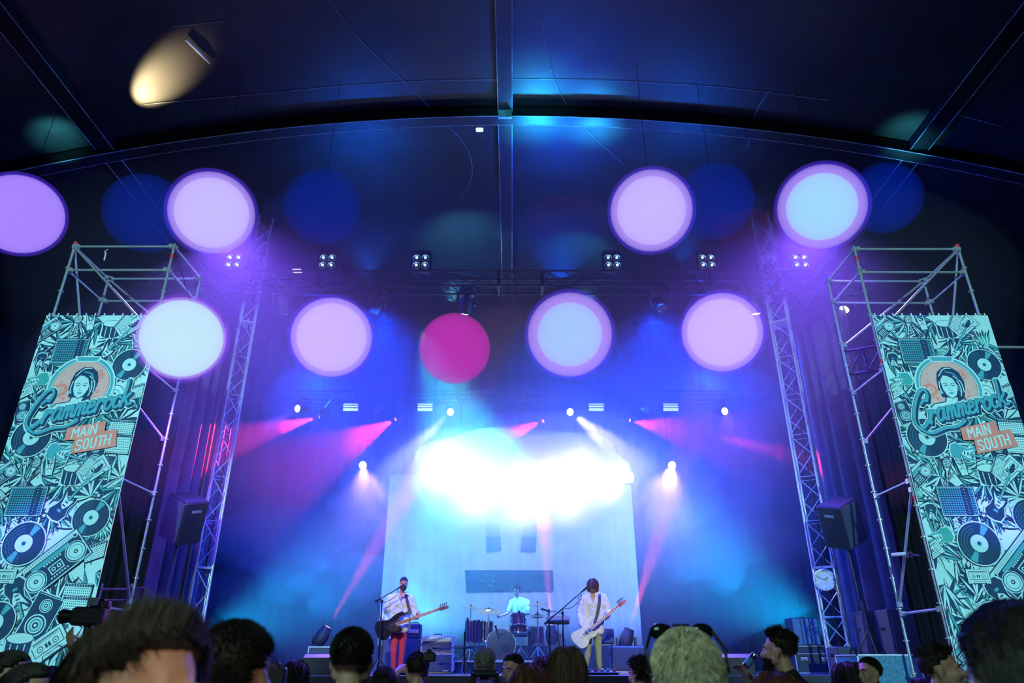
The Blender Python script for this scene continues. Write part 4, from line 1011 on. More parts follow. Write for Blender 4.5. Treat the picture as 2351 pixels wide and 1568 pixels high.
def amphead(x0, x1, y0, y1, Y, depth, label, z0=None, panel_top=False, trim_=None, knobs=9):
    cx, w_, za, zb_ = pxbox(x0, x1, y0, y1, Y)
    if z0 is not None: d_ = z0 - za; za += d_; zb_ += d_
    h = zb_ - za; cz = (za + zb_) / 2
    t = empty('guitar_amplifier', (cx, Y + depth / 2, za), label, 'amplifier')
    b = MB(); b.rbox((cx, Y + depth / 2, cz), (w_, depth, h), .02); b.build('body', trim_ or TOLEX, t)
    ph = .07; pz = zb_ - .07 if panel_top else cz
    b = MB(); b.box((cx, Y - .004, cz - (.05 if panel_top else 0)), (w_ - .06, .014, h - (.17 if panel_top else .06))); b.build('grille', GRILLE, t)
    b = MB(); b.box((cx, Y - .014, pz), (w_ - .07, .012, ph)); p = b.build('control_panel', SILVER, t)
    for i in range(knobs):
        b = MB(); b.cyl((cx - w_ * .4 + i * w_ * .8 / (knobs - 1), Y - .02, pz), (cx - w_ * .4 + i * w_ * .8 / (knobs - 1), Y - .045, pz), .012, .010, n=8); b.build('knob', BLACKM, p)
    b = MB(); b.tube([(cx - .1, Y + depth / 2, zb_), (cx - .08, Y + depth / 2, zb_ + .03), (cx + .08, Y + depth / 2, zb_ + .03), (cx + .1, Y + depth / 2, zb_)], .01, 6); b.build('handle', BLACKM, t)
    return t, cx, zb_
c1 = cabinet(875, 963, 1466, 1550, 17.0, .45, 'tall dark bass cabinet behind the bassist', z0=ST)
amphead(934, 965, 1430, 1464, 17.05, .35, 'small teal lit amplifier head on the dark bass cabinet', z0=c1[2], knobs=4)
c2 = cabinet(966, 1040, 1499, 1552, 16.6, .4, 'pale edged lower cabinet under the combo amplifier', z0=ST, trim_=WTOLEX)
amphead(966, 1040, 1458, 1498, 16.6, .35, 'combo amplifier with a row of knobs standing on a pale edged cabinet', z0=c2[2], panel_top=True, trim_=WTOLEX, knobs=11)
c3 = cabinet(1404, 1481, 1483, 1541, 17.0, .4, 'wide guitar amplifier on a low case right of the guitarist', z0=P(1404, 1541, 16.9).z, trim_=mat('amp_blue', (.06, .12, .2), .6))
cabinet(1604, 1645, 1484, 1553, 17.6, .5, 'narrow dark cabinet behind the blond head with sunglasses', z0=ST)
cabinet(1926, 1982, 1484, 1560, 15.2, .5, 'black cabinet at the foot of the right tower', z0=ST)
cabinet(2048, 2112, 1398, 1520, 14.6, .6, 'tall dark speaker stack beside the right curtain', z0=ST)
cabinet(1988, 2040, 1402, 1520, 15.2, .5, 'tall dark speaker stack behind the big pale edged case', z0=ST)
# small amp on a stand behind the guitarist
t = empty('monitor_amp', P(1399, 1476, 16.6), 'small black amplifier on a folding stand behind the white guitar', 'amplifier')
cx, w_, za, zb_ = pxbox(1391, 1407, 1443, 1478, 16.6); w_ = .36; cx -= .08
b = MB(); b.rbox((cx, 16.7, (za + zb_) / 2), (w_, .25, zb_ - za), .015); b.build('body', TOLEX, t)
b = MB(); b.box((cx, 16.57, (za + zb_) / 2), (w_ - .05, .01, zb_ - za - .05)); b.use(GRILLE); b.build('grille', GRILLE, t)
for sx in (-1, 1):
    b = MB(); b.cyl((cx + sx * .12, 16.6, za), (cx + sx * .14, 16.85, ST), .014, n=6); b.build('leg', BLACKM, t)
# stacked translucent storage on the far right case
t = empty('storage_rack', P(1850, 1480, 17.3), 'pale translucent rack of boxes on the right flight case', 'rack')
cx, w_, za, zb_ = pxbox(1822, 1882, 1418, 1482, 17.1)
b = MB(); b.rbox((cx, 17.35, (za + zb_) / 2), (w_, .45, zb_ - za), .01); b.build('body', CASEM, t)
for k in range(3):
    b = MB(); b.rbox((cx - w_ / 3 + k * w_ / 3, 17.12, (za + zb_) / 2), (w_ / 3 - .03, .02, zb_ - za - .04), .005); b.build('panel', mat('rack_panel', (.08, .16, .22), .4), t)

# ---- drum riser and kit
DY = 18.2; RZ = P(1140, 1516, DY - .5).z
b = MB(); xa_, xb_ = P(1035, 1516, DY - .5).x, P(1300, 1516, DY - .5).x
riser = empty('drum_riser', ((xa_ + xb_) / 2, DY + .6, ST), 'low dark drum riser with a pale edge under the drum kit', 'riser')
b.box(((xa_ + xb_) / 2, DY + .6, (ST + RZ) / 2 - .02), (xb_ - xa_, 2.2, RZ - ST - .04)); b.build('body', CASEM, riser)
b = MB(); b.box(((xa_ + xb_) / 2, DY + .6, RZ - .02), (xb_ - xa_ + .04, 2.24, .04)); b.build('platform', SILVER, riser)
kit = empty('drum_kit', (P(1150, 1515, DY).x, DY, RZ), 'dark red drum kit with a white front head on the riser', 'drum kit')
SHELL = mat('drum_shell', (0.10, 0.012, 0.03), 0.2, 0, 0.5, 30); HEAD = mat('drum_head', (0.82, 0.84, 0.84), 0.5, 0, 0.05, 5)
def drum_(c, ax, r, L, label=None, lugs=8, headfront=HEAD):
    c = Vector(c); ax = Vector(ax).normalized()
    b = MB(); b.lathe(c, ax, [(r, 0), (r, L)], 28); s = b.build('shell', SHELL, kit, smooth=40)
    for h, nm in ((0, 'hoop'), (L, 'hoop')):
        b = MB(); b.lathe(c, ax, [(r + .001, h - .015), (r + .014, h - .015), (r + .014, h + .015), (r + .001, h + .015)], 28); b.build(nm, CHROME, s, smooth=40)
    b = MB(); b.lathe(c, ax, [(r * .985, L), (.001, L + .004)], 28); b.build('drum_skin', headfront, s)
    b = MB(); b.lathe(c, ax, [(r * .985, 0), (.001, -.004)], 28); b.build('drum_skin', headfront, s)
    a, e, _ = frame_from(ax); b = MB()
    for i in range(lugs):
        t = 2 * math.pi * (i + .5) / lugs; q = c + (a * math.cos(t) + e * math.sin(t)) * (r + .012)
        b.cyl(q, q + ax * L, .005, n=5); b.cyl(q + ax * L * .4, q + ax * L * .6, .012, n=6)
    b.build('tension_rods', CHROME, s); return s
br = .33; bc = P(1150, 1479, DY); bc.z = RZ + br + .02
s = drum_((bc.x, DY + .42, bc.z), (0, -1, 0), br, .42)
b = MB(); b.lathe((bc.x, DY, bc.z), (0, -1, 0), [(br + .002, -.03), (br + .03, -.03), (br + .03, .012), (br + .002, .012)], 32); b.build('bass_hoop', mat('bass_hoop', (.5, .5, .52), .3, .3), kit, smooth=40)
q = Vector((bc.x + .12, DY - .01, bc.z - .09)); b = MB(); b.lathe(q, (0, -1, 0), [(.095, 0), (.095, .008), (.08, .009), (.001, .01)], 20); h = b.build('port_hole', BLACKM, kit)
b = MB(); b.lathe(q, (0, -1, 0), [(.105, -.002), (.105, .012), (.09, .012), (.09, -.002)], 24); b.build('port_ring', CHROME, h)
# maker's script on the front head: Ludwig
LUD = [('L', [[(.2, 1), (.05, .1), (.0, 0), (.5, .02)]], .5), ('u', [[(0, .6), (.05, .05), (.25, .05), (.36, .6)], [(.36, .6), (.36, .0)]], .46), ('d', [[(.3, .5), (.05, .4), (.05, .05), (.3, .1)], [(.42, 1.05), (.3, 0)]], .48),
       ('w', [[(0, .6), (.08, 0), (.2, .5), (.32, 0), (.45, .6)]], .52), ('i', [[(.05, .6), (.08, 0)], [(.09, .85), (.1, .9)]], .2), ('g', [[(.32, .55), (.05, .45), (.05, .1), (.3, .1)], [(.34, .6), (.28, -.35), (.0, -.35)]], .45)]
b = MB(); x = 0; s_ = .085; o_ = Vector((bc.x - .11, DY - .014, bc.z + .19))
for ch, st, adv in LUD:
    for qd in st: b.tube([o_ + Vector(((x + a + .2 * c) * s_, 0, c * s_)) for a, c in qd], .0055, 5)
    x += adv
b.tube([o_ + Vector((0, 0, -.03)), o_ + Vector((.22, 0, -.025))], .003, 4)
b.build('maker_script', mat('black_ink', (.01, .01, .02), .6), kit)
def upd(px, py, r, L, Y, tilt=(0, 0, 1)): c = P(px, py, Y); return drum_(c, tilt, r, L)
upd(1191, 1437, .17, .26, DY - .12, (-.05, .2, 1))
fz = RZ + .05
upd(1085, 1475, .19, .48, DY + .1); upd(1116, 1474, .17, .45, DY + .3, (0, .1, 1))
upd(1190, 1454, .21, .15, DY + .1, (.02, .1, 1))
upd(1230, 1478, .2, .38, DY + .8)
def cymbal(px, py, r, Y, tilt, floor=True, two=False):
    c = P(px, py, Y); ax = Vector(tilt).normalized()
    b = MB(); b.lathe(c, ax, [(.012, .03), (.05, .025), (.07, .01), (r * .6, -.004), (r, -.02), (r, -.023), (r * .6, -.007), (.07, .005), (.01, .01)], 30); cy_ = b.build('cymbal', BRASS, kit, smooth=60)
    b = MB(); b.cyl(c - ax * .05, c + ax * .07, .009, n=8); b.cyl(c + ax * .03, c + ax * .06, .02, n=8); b.build('wing_nut', BLACKM, cy_)
    if two:
        b = MB(); b.lathe(c - ax * .06, ax, [(.012, -.03), (.05, -.025), (r, .01), (r, .013), (.06, -.02), (.01, -.02)], 30); b.build('cymbal', BRASS, kit, smooth=60)
    b = MB(); b.cyl((c.x, c.y, RZ + .1), c, .013, n=8); b.cyl((c.x, c.y, RZ + .1), (c.x, c.y, c.z - .35), .019, n=8)
    for i in range(3):
        t = 2 * math.pi * i / 3 + .5; b.cyl((c.x, c.y, RZ + .32), (c.x + .24 * math.cos(t), c.y + .24 * math.sin(t), RZ + .012), .01, n=6)
    b.build('stand', CHROME, kit)
cymbal(1081, 1394, .25, DY + .5, (.12, -.12, 1)); cymbal(1121, 1401, .31, DY + .1, (.05, -.32, 1)); cymbal(1234, 1387, .27, DY + .1, (-.03, -.15, 1)); cymbal(1234, 1411, .18, DY + .0, (0, -.05, 1), two=True)
b = MB()
for px in (1092, 1100):
    q = P(px, 1430, DY - .15); b.cyl((q.x, q.y, RZ), (q.x, q.y, q.z), .014, n=6)
b.build('stand', CHROME, kit)
# small microphones clipped around the kit
for px, py, Y in ((1073, 1418, DY - .1), (1099, 1423, DY - .2), (1191, 1402, DY - .3), (1215, 1448, DY - .3), (1137, 1436, DY - .25)):
    q = P(px, py, Y); b = MB(); b.cyl(q, q + Vector((.03, .03, -.1)), .026, .018, n=8); b.cyl(q + Vector((.03, .03, -.1)), q + Vector((.09, .1, -.3)), .01, n=6); b.build('drum_microphone', BLACKM, kit)

def mic_stand(base_px, base_z, Y, top, boom0, boom1, label, tripod=True, head=.028, black=BLACKM):
    bx = P(base_px, 1500, Y).x; tp = P(*top, Y); tp.x = bx + (tp.x - bx) * .2
    t = empty('microphone_stand', (bx, Y, base_z), label, 'microphone stand')
    b = MB(); b.cyl((bx, Y, base_z + .05), tp, .013, n=8); b.cyl((bx, Y, base_z + .05), (bx, Y, base_z + .8), .018, n=8); b.build('pole', black, t)
    b = MB()
    for i in range(3):
        a = 2 * math.pi * i / 3 + .4; b.cyl((bx, Y, base_z + .28), (bx + .32 * math.cos(a), Y + .32 * math.sin(a), base_z + .015), .011, n=6)
    b.build('tripod', black, t)
    a, c = P(*boom0, Y - .03), P(*boom1, Y - .03)
    b = MB(); b.cyl(a, c, .010, n=8); b.cyl(a, a + (c - a).normalized() * .12, .02, n=8); b.ell(tp, (.03, .03, .035)); bo = b.build('boom', black, t)
    d = (c - a).normalized()
    b = MB(); b.cyl(c, c + d * .13, .014, .024, n=10); b.ell(c + d * .15, (head, head, head), None, 10, 7); m = b.build('microphone', black, t, smooth=50)
    b = MB(); b.tube(smooth_path([c, c + Vector((.0, .0, -.12)), c - d * .25 + Vector((0, 0, -.13)), c - d * .5 + Vector((0, 0, -.02)), a + Vector((.03, 0, 0)), (tp.x + .02, Y, tp.z - .5), (bx + .02, Y, base_z + .3)]), .006, 6); b.build('cable', black, t)
    return t
mic_stand(870, ST, 15.3, (871, 1380), (862, 1381), (912, 1352), 'black boom microphone stand in front of the bassist')
mic_stand(1294, ST, 15.3, (1293, 1407), (1250, 1433), (1333, 1361), 'black boom microphone stand in front of the singing guitarist')
mic_stand(1066, ST, 15.9, (1067, 1487), (1084, 1487), (1012, 1487), 'low black microphone stand lying level before the combo amplifier')
mic_stand(1262, ST, 17.0, (1262, 1402), (1262, 1404), (1259, 1403), 'straight black microphone stand right of the drum kit')
# percussion tray on its stand
t = empty('keyboard_stand', P(1278, 1540, 16.4), 'small black tray on a chrome stand between drummer and guitarist', 'stand')
c = P(1281, 1424, 16.4); t.location = (c.x, c.y, ST)
b = MB(); b.rbox(c, (.48, .3, .1), .02, Euler((R(20), 0, 0))); b.build('tray', BLACKP, t)
b = MB(); b.cyl((c.x, c.y, ST + .3), c, .016, n=8)
for i in range(3):
    a = 2 * math.pi * i / 3; b.cyl((c.x, c.y, ST + .55), (c.x + .3 * math.cos(a), c.y + .3 * math.sin(a), ST + .012), .012, n=6)
b.build('stand', CHROME, t)
# pedal boards, set-up boxes on the stage front
def pedalboard(px, py, Y, w_, label):
    c = P(px, py, Y); t = empty('pedal_board', (c.x, Y, ST), label, 'pedal board', None)
    b = MB(); b.rbox((c.x, Y, ST + .035), (w_, .3, .07), .01, Euler((R(8), 0, 0))); b.build('board', BLACKP, t)
    n = int(w_ / .1)
    for i in range(n):
        x = c.x - w_ / 2 + (i + .5) * w_ / n; b = MB(); b.rbox((x, Y, ST + .09), (.065, .12, .045), .008); p = b.build('pedal', (SILVER, mat('pedal_teal', (.1, .5, .5), .4), mat('pedal_red', (.5, .08, .1), .4))[i % 3], t)
        b = MB(); b.cyl((x, Y - .03, ST + .11), (x, Y - .03, ST + .13), .012, n=8); b.build('switch', CHROME, p)
pedalboard(1376, 1552, 14.8, .7, 'pedal board at the feet of the guitarist in green trousers')
pedalboard(905, 1552, 14.7, .6, 'pedal board at the feet of the bassist')
pedalboard(1235, 1512, 17.75, .6, 'row of small pedals on the riser right of the bass drum')
def wedge(px, Y, label):
    c = P(px, 1550, Y); t = empty('monitor_wedge', (c.x, Y, ST), label, 'monitor speaker', 'floor monitors along the stage front')
    b = MB(); b.prism([(c.x - .3, Y - .25, ST), (c.x - .3, Y + .2, ST), (c.x - .3, Y + .2, ST + .14), (c.x - .3, Y - .1, ST + .36), (c.x - .3, Y - .25, ST + .3)], (1, 0, 0), .6, .01); b.build('body', BLACKP, t)
    b = MB(); b.prism([(c.x - .25, Y + .2, ST + .16), (c.x - .25, Y - .08, ST + .365), (c.x - .25, Y - .075, ST + .375), (c.x - .25, Y + .21, ST + .17)], (1, 0, 0), .5); b.build('grille', GRILLE, t)
for px, lab in ((735, 'floor monitor at the left of the stage front'), (1555, 'floor monitor behind the blond head with sunglasses'), (1690, 'floor monitor left of the bearded man in the dark floral shirt')): wedge(px, 14.5, lab)

# ---- tilted side-fill speakers on lifting poles
def sidefill(poly, Y, pole_px, label, sgn):
    c = P(*poly, Y); t = empty('side_speaker', (c.x, Y, ST), label, 'speaker', 'tilted loudspeakers on poles either side')
    rot = Euler((R(16), R(-25 * sgn), R(24 * sgn))).to_matrix()
    b = MB(); b.rbox(c, (.62, .55, .88), .03, rot); b.build('cabinet', mat('speaker_black', (.012, .014, .02), .5, 0, .2, 30), t)
    b = MB(); b.box(c + rot @ Vector((0, -.28, 0)), (.56, .012, .82), rot); b.build('grille', GRILLE, t)
    for e in (-1, 1):
        b = MB(); b.box(c + rot @ Vector((e * .315, 0, .25)), (.02, .2, .05), rot); b.build('handle', STEEL, t)
    pb = c + rot @ Vector((0, 0, -.46)); x1 = pb.x - sgn * .02
    b = MB(); b.box(pb, (.2, .2, .05), rot); b.box(pb + Vector((0, 0, -.05)), (.16, .08, .05)); b.build('bracket', STEEL, t)
    b = MB(); b.cyl((pb.x, Y, ST), pb, .025, n=10); b.cyl((pb.x, Y, ST), (pb.x, Y, ST + 1.3), .034, n=10); b.build('pole', mat('pole_blue_black', (.03, .04, .06), .4, .3), t)
    for i in range(3):
        a = 2 * math.pi * i / 3 + .3; b = MB(); b.cyl((pb.x, Y, ST + .8), (pb.x + .5 * math.cos(a), Y + .5 * math.sin(a), ST + .02), .014, n=6); b.build('leg', BLACKM, t)
sidefill((423, 1190), 14.3, 400, 'black speaker tilted on its pole at the left of the stage', -1)
sidefill((1932, 1200), 14.3, 1950, 'black speaker tilted on its pole in front of the right tower', 1)
# ---- round clock on the right tower
c = P(1893, 1331, 15.7); t = empty('wall_clock', c, 'round white clock hanging on the right lattice tower', 'clock')
d = Vector((-.45, -.87, -.12)).normalized(); a, e, _ = frame_from(d)
b = MB(); b.lathe(c, d, [(.2, -.07), (.225, -.05), (.225, .02), (.2, .035), (.195, .02)], 28); cs = b.build('case', mat('clock_case', (.75, .75, .72), .35, .2), t, smooth=50)
b = MB(); b.lathe(c, d, [(.198, .015), (.001, .018)], 28); fc = b.build('face', mat('clock_face', (.85, .9, .82), .5, 0, .03), t)
b = MB()
for i in range(12):
    q = 2 * math.pi * i / 12; v = a * math.sin(q) + e * math.cos(q); b.cyl(c + v * .165 + d * .022, c + v * (.185 if i % 3 else .19) + d * .022, .004 if i % 3 else .008, n=4)
b.build('hour_marks', BLACKM, fc)
for ang, L, r in ((-55, .10, .007), (60, .15, .005)):
    v = a * math.sin(R(ang)) + e * math.cos(R(ang)); b = MB(); b.cyl(c + d * .026, c + v * L + d * .026, r, n=5); b.build('hand', BLACKM, fc)
b = MB(); b.tube([c + Vector((-.05, 0, .2)), c + Vector((0, 0, .27)), c + Vector((.05, 0, .2))], .01, 6); b.box(c + Vector((.1, .12, .15)), (.2, .05, .04)); b.build('hanger', CHROME, t)
# ---- lamp arm off the right curtain scaffold, rack at left with monitor, small items
q = P(2048, 1274, 12.2); e = P(2112, 1276, 11.6); t = empty('work_lamp', e, 'slim work lamp on an arm reaching left from the right banner scaffold', 'lamp')
b = MB(); b.cyl(q, P(2083, 1271, 12.0), .03, n=8); b.build('lamp_tube', mat('frosted_tube', (.6, .7, .7), .4), t); b = MB(); b.cyl(P(2083, 1271, 12.0), e, .014, n=6); b.box(P(2088, 1274, 11.95), (.07, .06, .1)); b.build('arm', BLACKM, t)
t = empty('equipment_rack', P(290, 1380, 13.2), 'dark equipment shelf with rails behind the left banner', 'shelf'); b = MB()
pts = [P(232, 1353, 13.4), P(300, 1353, 13.4), P(232, 1378, 13.4), P(300, 1378, 13.4)]
b = MB(); b.cyl(pts[0], pts[1], .022, n=6); b.cyl(pts[2], pts[3], .022, n=6); b.cyl(pts[1] + Vector((0, 0, .1)), (pts[3].x, pts[3].y, 0), .02, n=6); b.cyl(pts[0] + Vector((0, 0, .1)), (pts[0].x, pts[0].y, 0), .02, n=6); b.build('rails', STEEL, t)
c = P(315, 1366, 13.4); b = MB(); b.rbox(c, (.32, .25, .26), .02); m = b.build('monitor', BLACKP, t); b = MB(); b.box(c + Vector((0, -.13, 0)), (.26, .012, .2)); b.build('screen', mat('dim_screen', (.03, .06, .12), .2), m)
# ------------------------------------------------------------------ people
def remesh(mb, voxel, smooth=4, name='body'):
    me = mb.mesh(name); o = bpy.data.objects.new('tmp', me); COL.objects.link(o)
    m = o.modifiers.new('r', 'REMESH'); m.mode = 'VOXEL'; m.voxel_size = voxel
    if smooth: s = o.modifiers.new('s', 'SMOOTH'); s.factor = .6; s.iterations = smooth
    dg = bpy.context.evaluated_depsgraph_get(); out = bpy.data.meshes.new_from_object(o.evaluated_get(dg), preserve_all_data_layers=False, depsgraph=dg)
    bpy.data.objects.remove(o); bpy.data.meshes.remove(me)
    for p in out.polygons: p.use_smooth = True
    out.name = name; return out
def put(me, name, material, parent):
    me.materials.clear(); me.materials.append(material)
    o = bpy.data.objects.new(name, me); COL.objects.link(o)
    if parent is not None: o.parent = parent; o.matrix_parent_inverse = mpi(parent)
    return o
SKIN = mat('skin', (0.62, 0.36, 0.26), 0.5, 0, 0.08, 12); SKIN2 = mat('skin_tan', (0.52, 0.29, 0.2), 0.5, 0, 0.08, 12)
HAIRS = {k: mat('hair_' + k, c, .65, 0, .3, 40) for k, c in {'black': (.012, .010, .010), 'brown': (.09, .045, .02), 'dark': (.022, .014, .010), 'blond': (.85, .74, .48), 'grey': (.22, .22, .2), 'auburn': (.13, .04, .02), 'curly': (.16, .13, .09)}.items()}
def head_caps(b, c, M):
    T = lambda x, y, z: c + M @ Vector((x, y, z))
    b.ell(T(0, .018, .035), (.076, .095, .083), M); b.ell(T(0, -.028, -.028), (.062, .062, .088), M); b.ell(T(0, -.05, -.09), (.036, .036, .03), M)
    b.cap(T(0, -.088, .012), .008, T(0, -.108, -.03), .0145); b.ell(T(0, -.09, -.064), (.024, .012, .010), M)
    for s in (-1, 1):
        b.ell(T(s * .03, -.08, .026), (.026, .012, .009), M); b.ell(T(s * .077, .012, -.008), (.011, .021, .033), M); b.ell(T(s * .035, -.062, -.025), (.026, .026, .026), M)
        b.cap(T(s * .055, .0, -.05), .025, T(s * .02, -.05, -.09), .022)
def face_bits(c, M, parent, hair, beard=False, glasses=None):
    T = lambda x, y, z: c + M @ Vector((x, y, z))
    b = MB()
    for s in (-1, 1): b.ell(T(s * .03, -.083, .006), (.013, .007, .007), M, 10, 7)
    e = b.build('eyes', mat('eye_white', (.7, .7, .68), .3, 0, .05), parent, smooth=180)
    b = MB()
    for s in (-1, 1): b.ell(T(s * .03, -.0895, .005), (.006, .003, .006), M, 8, 6)
    b.build('irises', mat('iris', (.03, .02, .015), .2), e, smooth=180)
    b = MB()
    for s in (-1, 1): b.tube([T(s * .013, -.09, .026), T(s * .032, -.092, .031), T(s * .05, -.08, .025)], [.004, .0045, .003], 6)
    b.build('eyebrows', hair, parent)
    b = MB(); b.tube([T(-.022, -.094, -.062), T(0, -.101, -.061), T(.022, -.094, -.062)], [.003, .005, .003], 6); b.build('lips', mat('lips', (.42, .16, .14), .4), parent)
    if beard:
        rng = random.Random(3); b = MB()
        for k in range(420):
            a = rng.uniform(-1.75, 1.75); z = rng.uniform(-.115, -.035); r = .066 + .004 * rng.random()
            if abs(a) < .35 and z > -.075 and not (-.055 < z): continue
            x, y = math.sin(a) * r * .98, -math.cos(a) * r * 1.15 - .018
            zz = z - .02 * math.cos(a); p = T(x * (1 if zz > -.08 else .75), y * (1 if zz > -.09 else .85), zz); q = T(x * .95, y * 1.05, zz - .02)
            b.strand([p, q], [.0035, .001])
        b.build('beard', hair, parent, fix=False)
def hair_mesh(c, M, style, rng, n=None, len_=None, seedw=1.0):
    """tufts grown from the scalp; style gives hairline, length and fall"""
    b = MB(); T = lambda v: c + M @ v
    # style: tufts, length, lift off the skull, thickness, cap scale
    S = {'buzz': (1500, .014, .8, .0016, 1.03), 'short': (1300, .030, .12, .003, 1.06), 'tousled': (3000, .05, .30, .0026, 1.09), 'swept': (3000, .09, .06, .003, 1.14), 'quiff': (1300, .036, .35, .003, 1.06), 'long': (1200, .36, .06, .004, 1.13), 'mop': (1000, .15, .14, .005, 1.28),
         'curly': (800, .05, .6, .0055, 1.12), 'messy': (1500, .07, .42, .004, 1.14), 'bob': (1000, .20, .08, .0045, 1.12)}[style]
    N, L, lift, w_, cs = S; N = n or N; L = len_ or L
    dn = M.transposed() @ Vector((0, 0, -1)); cen = Vector((0, .018, .035)); rad = Vector((.078, .097, .085))
    lowmost = -.72 if style in ('long', 'bob', 'mop') else -.55
    def keep(d):
        low = lowmost
        if d.y < -.1: low = max(low, .1 + (-.1 - d.y) * .75)      # hairline over the forehead
        elif abs(d.x) > .75 and d.y < .25 and style not in ('long', 'mop'): low = max(low, -.12)
        return d.z > low
    nu, nv = 28, 18; vs = []
    for j in range(nv + 1):
        th = math.pi * j / nv
        for i in range(nu):
            ph = 2 * math.pi * i / nu; d = Vector((math.sin(th) * math.cos(ph), math.sin(th) * math.sin(ph), math.cos(th)))
            k = cs * (1 + .02 * math.sin(ph * 5 + th * 7)) if keep(d) else .93
            vs.append(T(cen + Vector((d.x * rad.x * k, d.y * rad.y * k, d.z * rad.z * k))))
    b.add(vs, [(j * nu + i, (j + 1) * nu + i, (j + 1) * nu + (i + 1) % nu, j * nu + (i + 1) % nu) for j in range(nv) for i in range(nu)])
    if style in ('long', 'bob'):
        z_ = -.27 if style == 'long' else -.12
        for x in (-.045, 0, .045): b.cap(T(Vector((x, .035, 0))), .05, T(Vector((x * 1.3, .05, z_))), .038)
    k = 0
    while k < N:
        d = Vector((rng.gauss(0, 1), rng.gauss(0, 1), rng.gauss(0, 1))).normalized()
        if not keep(d): continue
        k += 1; p = cen + Vector((d.x * rad.x, d.y * rad.y, d.z * rad.z)) * cs * .99
        l = L * rng.uniform(.6, 1.1); lf = lift; jit = .25
        if style == 'short': l *= .5 if d.z < .1 else 1; flow = Vector((.15, .8, -.1)) if d.y < 0 else Vector((0, .3, -.8)); jit = .22
        elif style == 'swept':
            flow = Vector((.5, .5, .6)) if d.y < -.25 else (Vector((.1 * d.x, .3, -.9)) if d.z < .7 else Vector((d.x + .3, d.y - .2, 0)))
            jit = .22; lf = .3 if d.y < -.25 else lf; l *= .6 if d.y < -.25 else 1
        elif style == 'tousled': flow = Vector((rng.uniform(-.3, .3), .3, -.8)); jit = .38
        elif style == 'buzz': flow = Vector((0, .5, -.5))
        elif style == 'quiff':
            flow = Vector((.1, .9, .1)); top = d.z > .45
            l *= 1.2 if top else .3; lf = .75 if top and d.y < 0 else .35
        elif style in ('messy', 'curly'): flow = Vector((rng.uniform(-1, 1), rng.uniform(-1, 1), rng.uniform(-1, .6))); jit = .7
        else: flow = Vector((d.x, d.y + .12, 0)).normalized() * max(0, d.z) * 1.2 + dn
        pts = [p.copy()]; seg = {'buzz': 1, 'short': 3, 'quiff': 3}.get(style, 6)
        for s in range(seg):
            e = p - cen; m_ = math.sqrt((e.x / rad.x) ** 2 + (e.y / rad.y) ** 2 + (e.z / rad.z) ** 2)
            nr = Vector((e.x / rad.x ** 2, e.y / rad.y ** 2, e.z / rad.z ** 2)).normalized()
            fl = flow if style not in ('long', 'bob', 'mop') or s < 1 else (Vector((e.x, e.y + .01, 0)) * 6 * max(0, e.z / .09) + dn * .9)
            if m_ < cs * 1.12: fl = fl - nr * fl.dot(nr)
            if fl.length < .05: fl = Vector((.1, .3, -.1))
            v = fl.normalized() * (1 - lf) + nr * (lf if s < 3 or style not in ('long', 'bob', 'mop') else 0) + Vector((rng.uniform(-1, 1), rng.uniform(-1, 1), rng.uniform(-1, 1))) * jit * .5
            p = p + v.normalized() * (l / seg); e = p - cen; m_ = math.sqrt((e.x / rad.x) ** 2 + (e.y / rad.y) ** 2 + (e.z / rad.z) ** 2)
            if m_ < cs: p = cen + e * (cs / m_)
            pts.append(p.copy())
        rr = [w_ * seedw * (1 - .8 * i / (len(pts) - 1)) for i in range(len(pts))]
        b.strand([T(q) for q in pts], rr)
    return b
def hand_caps(b, wrist, fdir, palm, side, curl=.6, spread=.1, s=1.0):
    """palm and five fingers; fdir: where fingers point, palm: the way the palm faces, side: +1 thumb on the fdir x palm side"""
    f = Vector(fdir).normalized(); n = Vector(palm); n = (n - f * n.dot(f)).normalized(); w_ = f.cross(n) * side; W = Vector(wrist)
    for k in (-1, 0, 1): b.cap(W + f * .01 * s + w_ * k * .018 * s, .017 * s, W + f * .085 * s + w_ * k * .027 * s, .014 * s)
    for k, (L, off) in enumerate(((.075, .034), (.085, .011), (.08, -.012), (.062, -.034))):
        p = W + f * (.088 - .004 * abs(k - 1)) * s + w_ * off * s; d = (f + w_ * spread * (1.5 - k) * .5).normalized(); c = curl * (.85 + .1 * k)
        for j, (q, r) in enumerate(((.45, .0095), (.32, .0085), (.25, .0075))):
            a = c * (j + .6); dd = (d * math.cos(a) + n * math.sin(a)); e = p + dd * L * q * s; b.cap(p, r * s, e, (r - .0008) * s, 8); p = e
    p = W + f * .03 * s + w_ * .03 * s; d = (f * .6 + w_ * .75 + n * .35).normalized()
    for q, r in ((.045, .0125), (.035, .0105), (.025, .009)):
        e = p + d * q * s; b.cap(p, r * s, e, r * .92 * s, 8); p = e; d = (d + n * .35 * curl + f * .3).normalized()
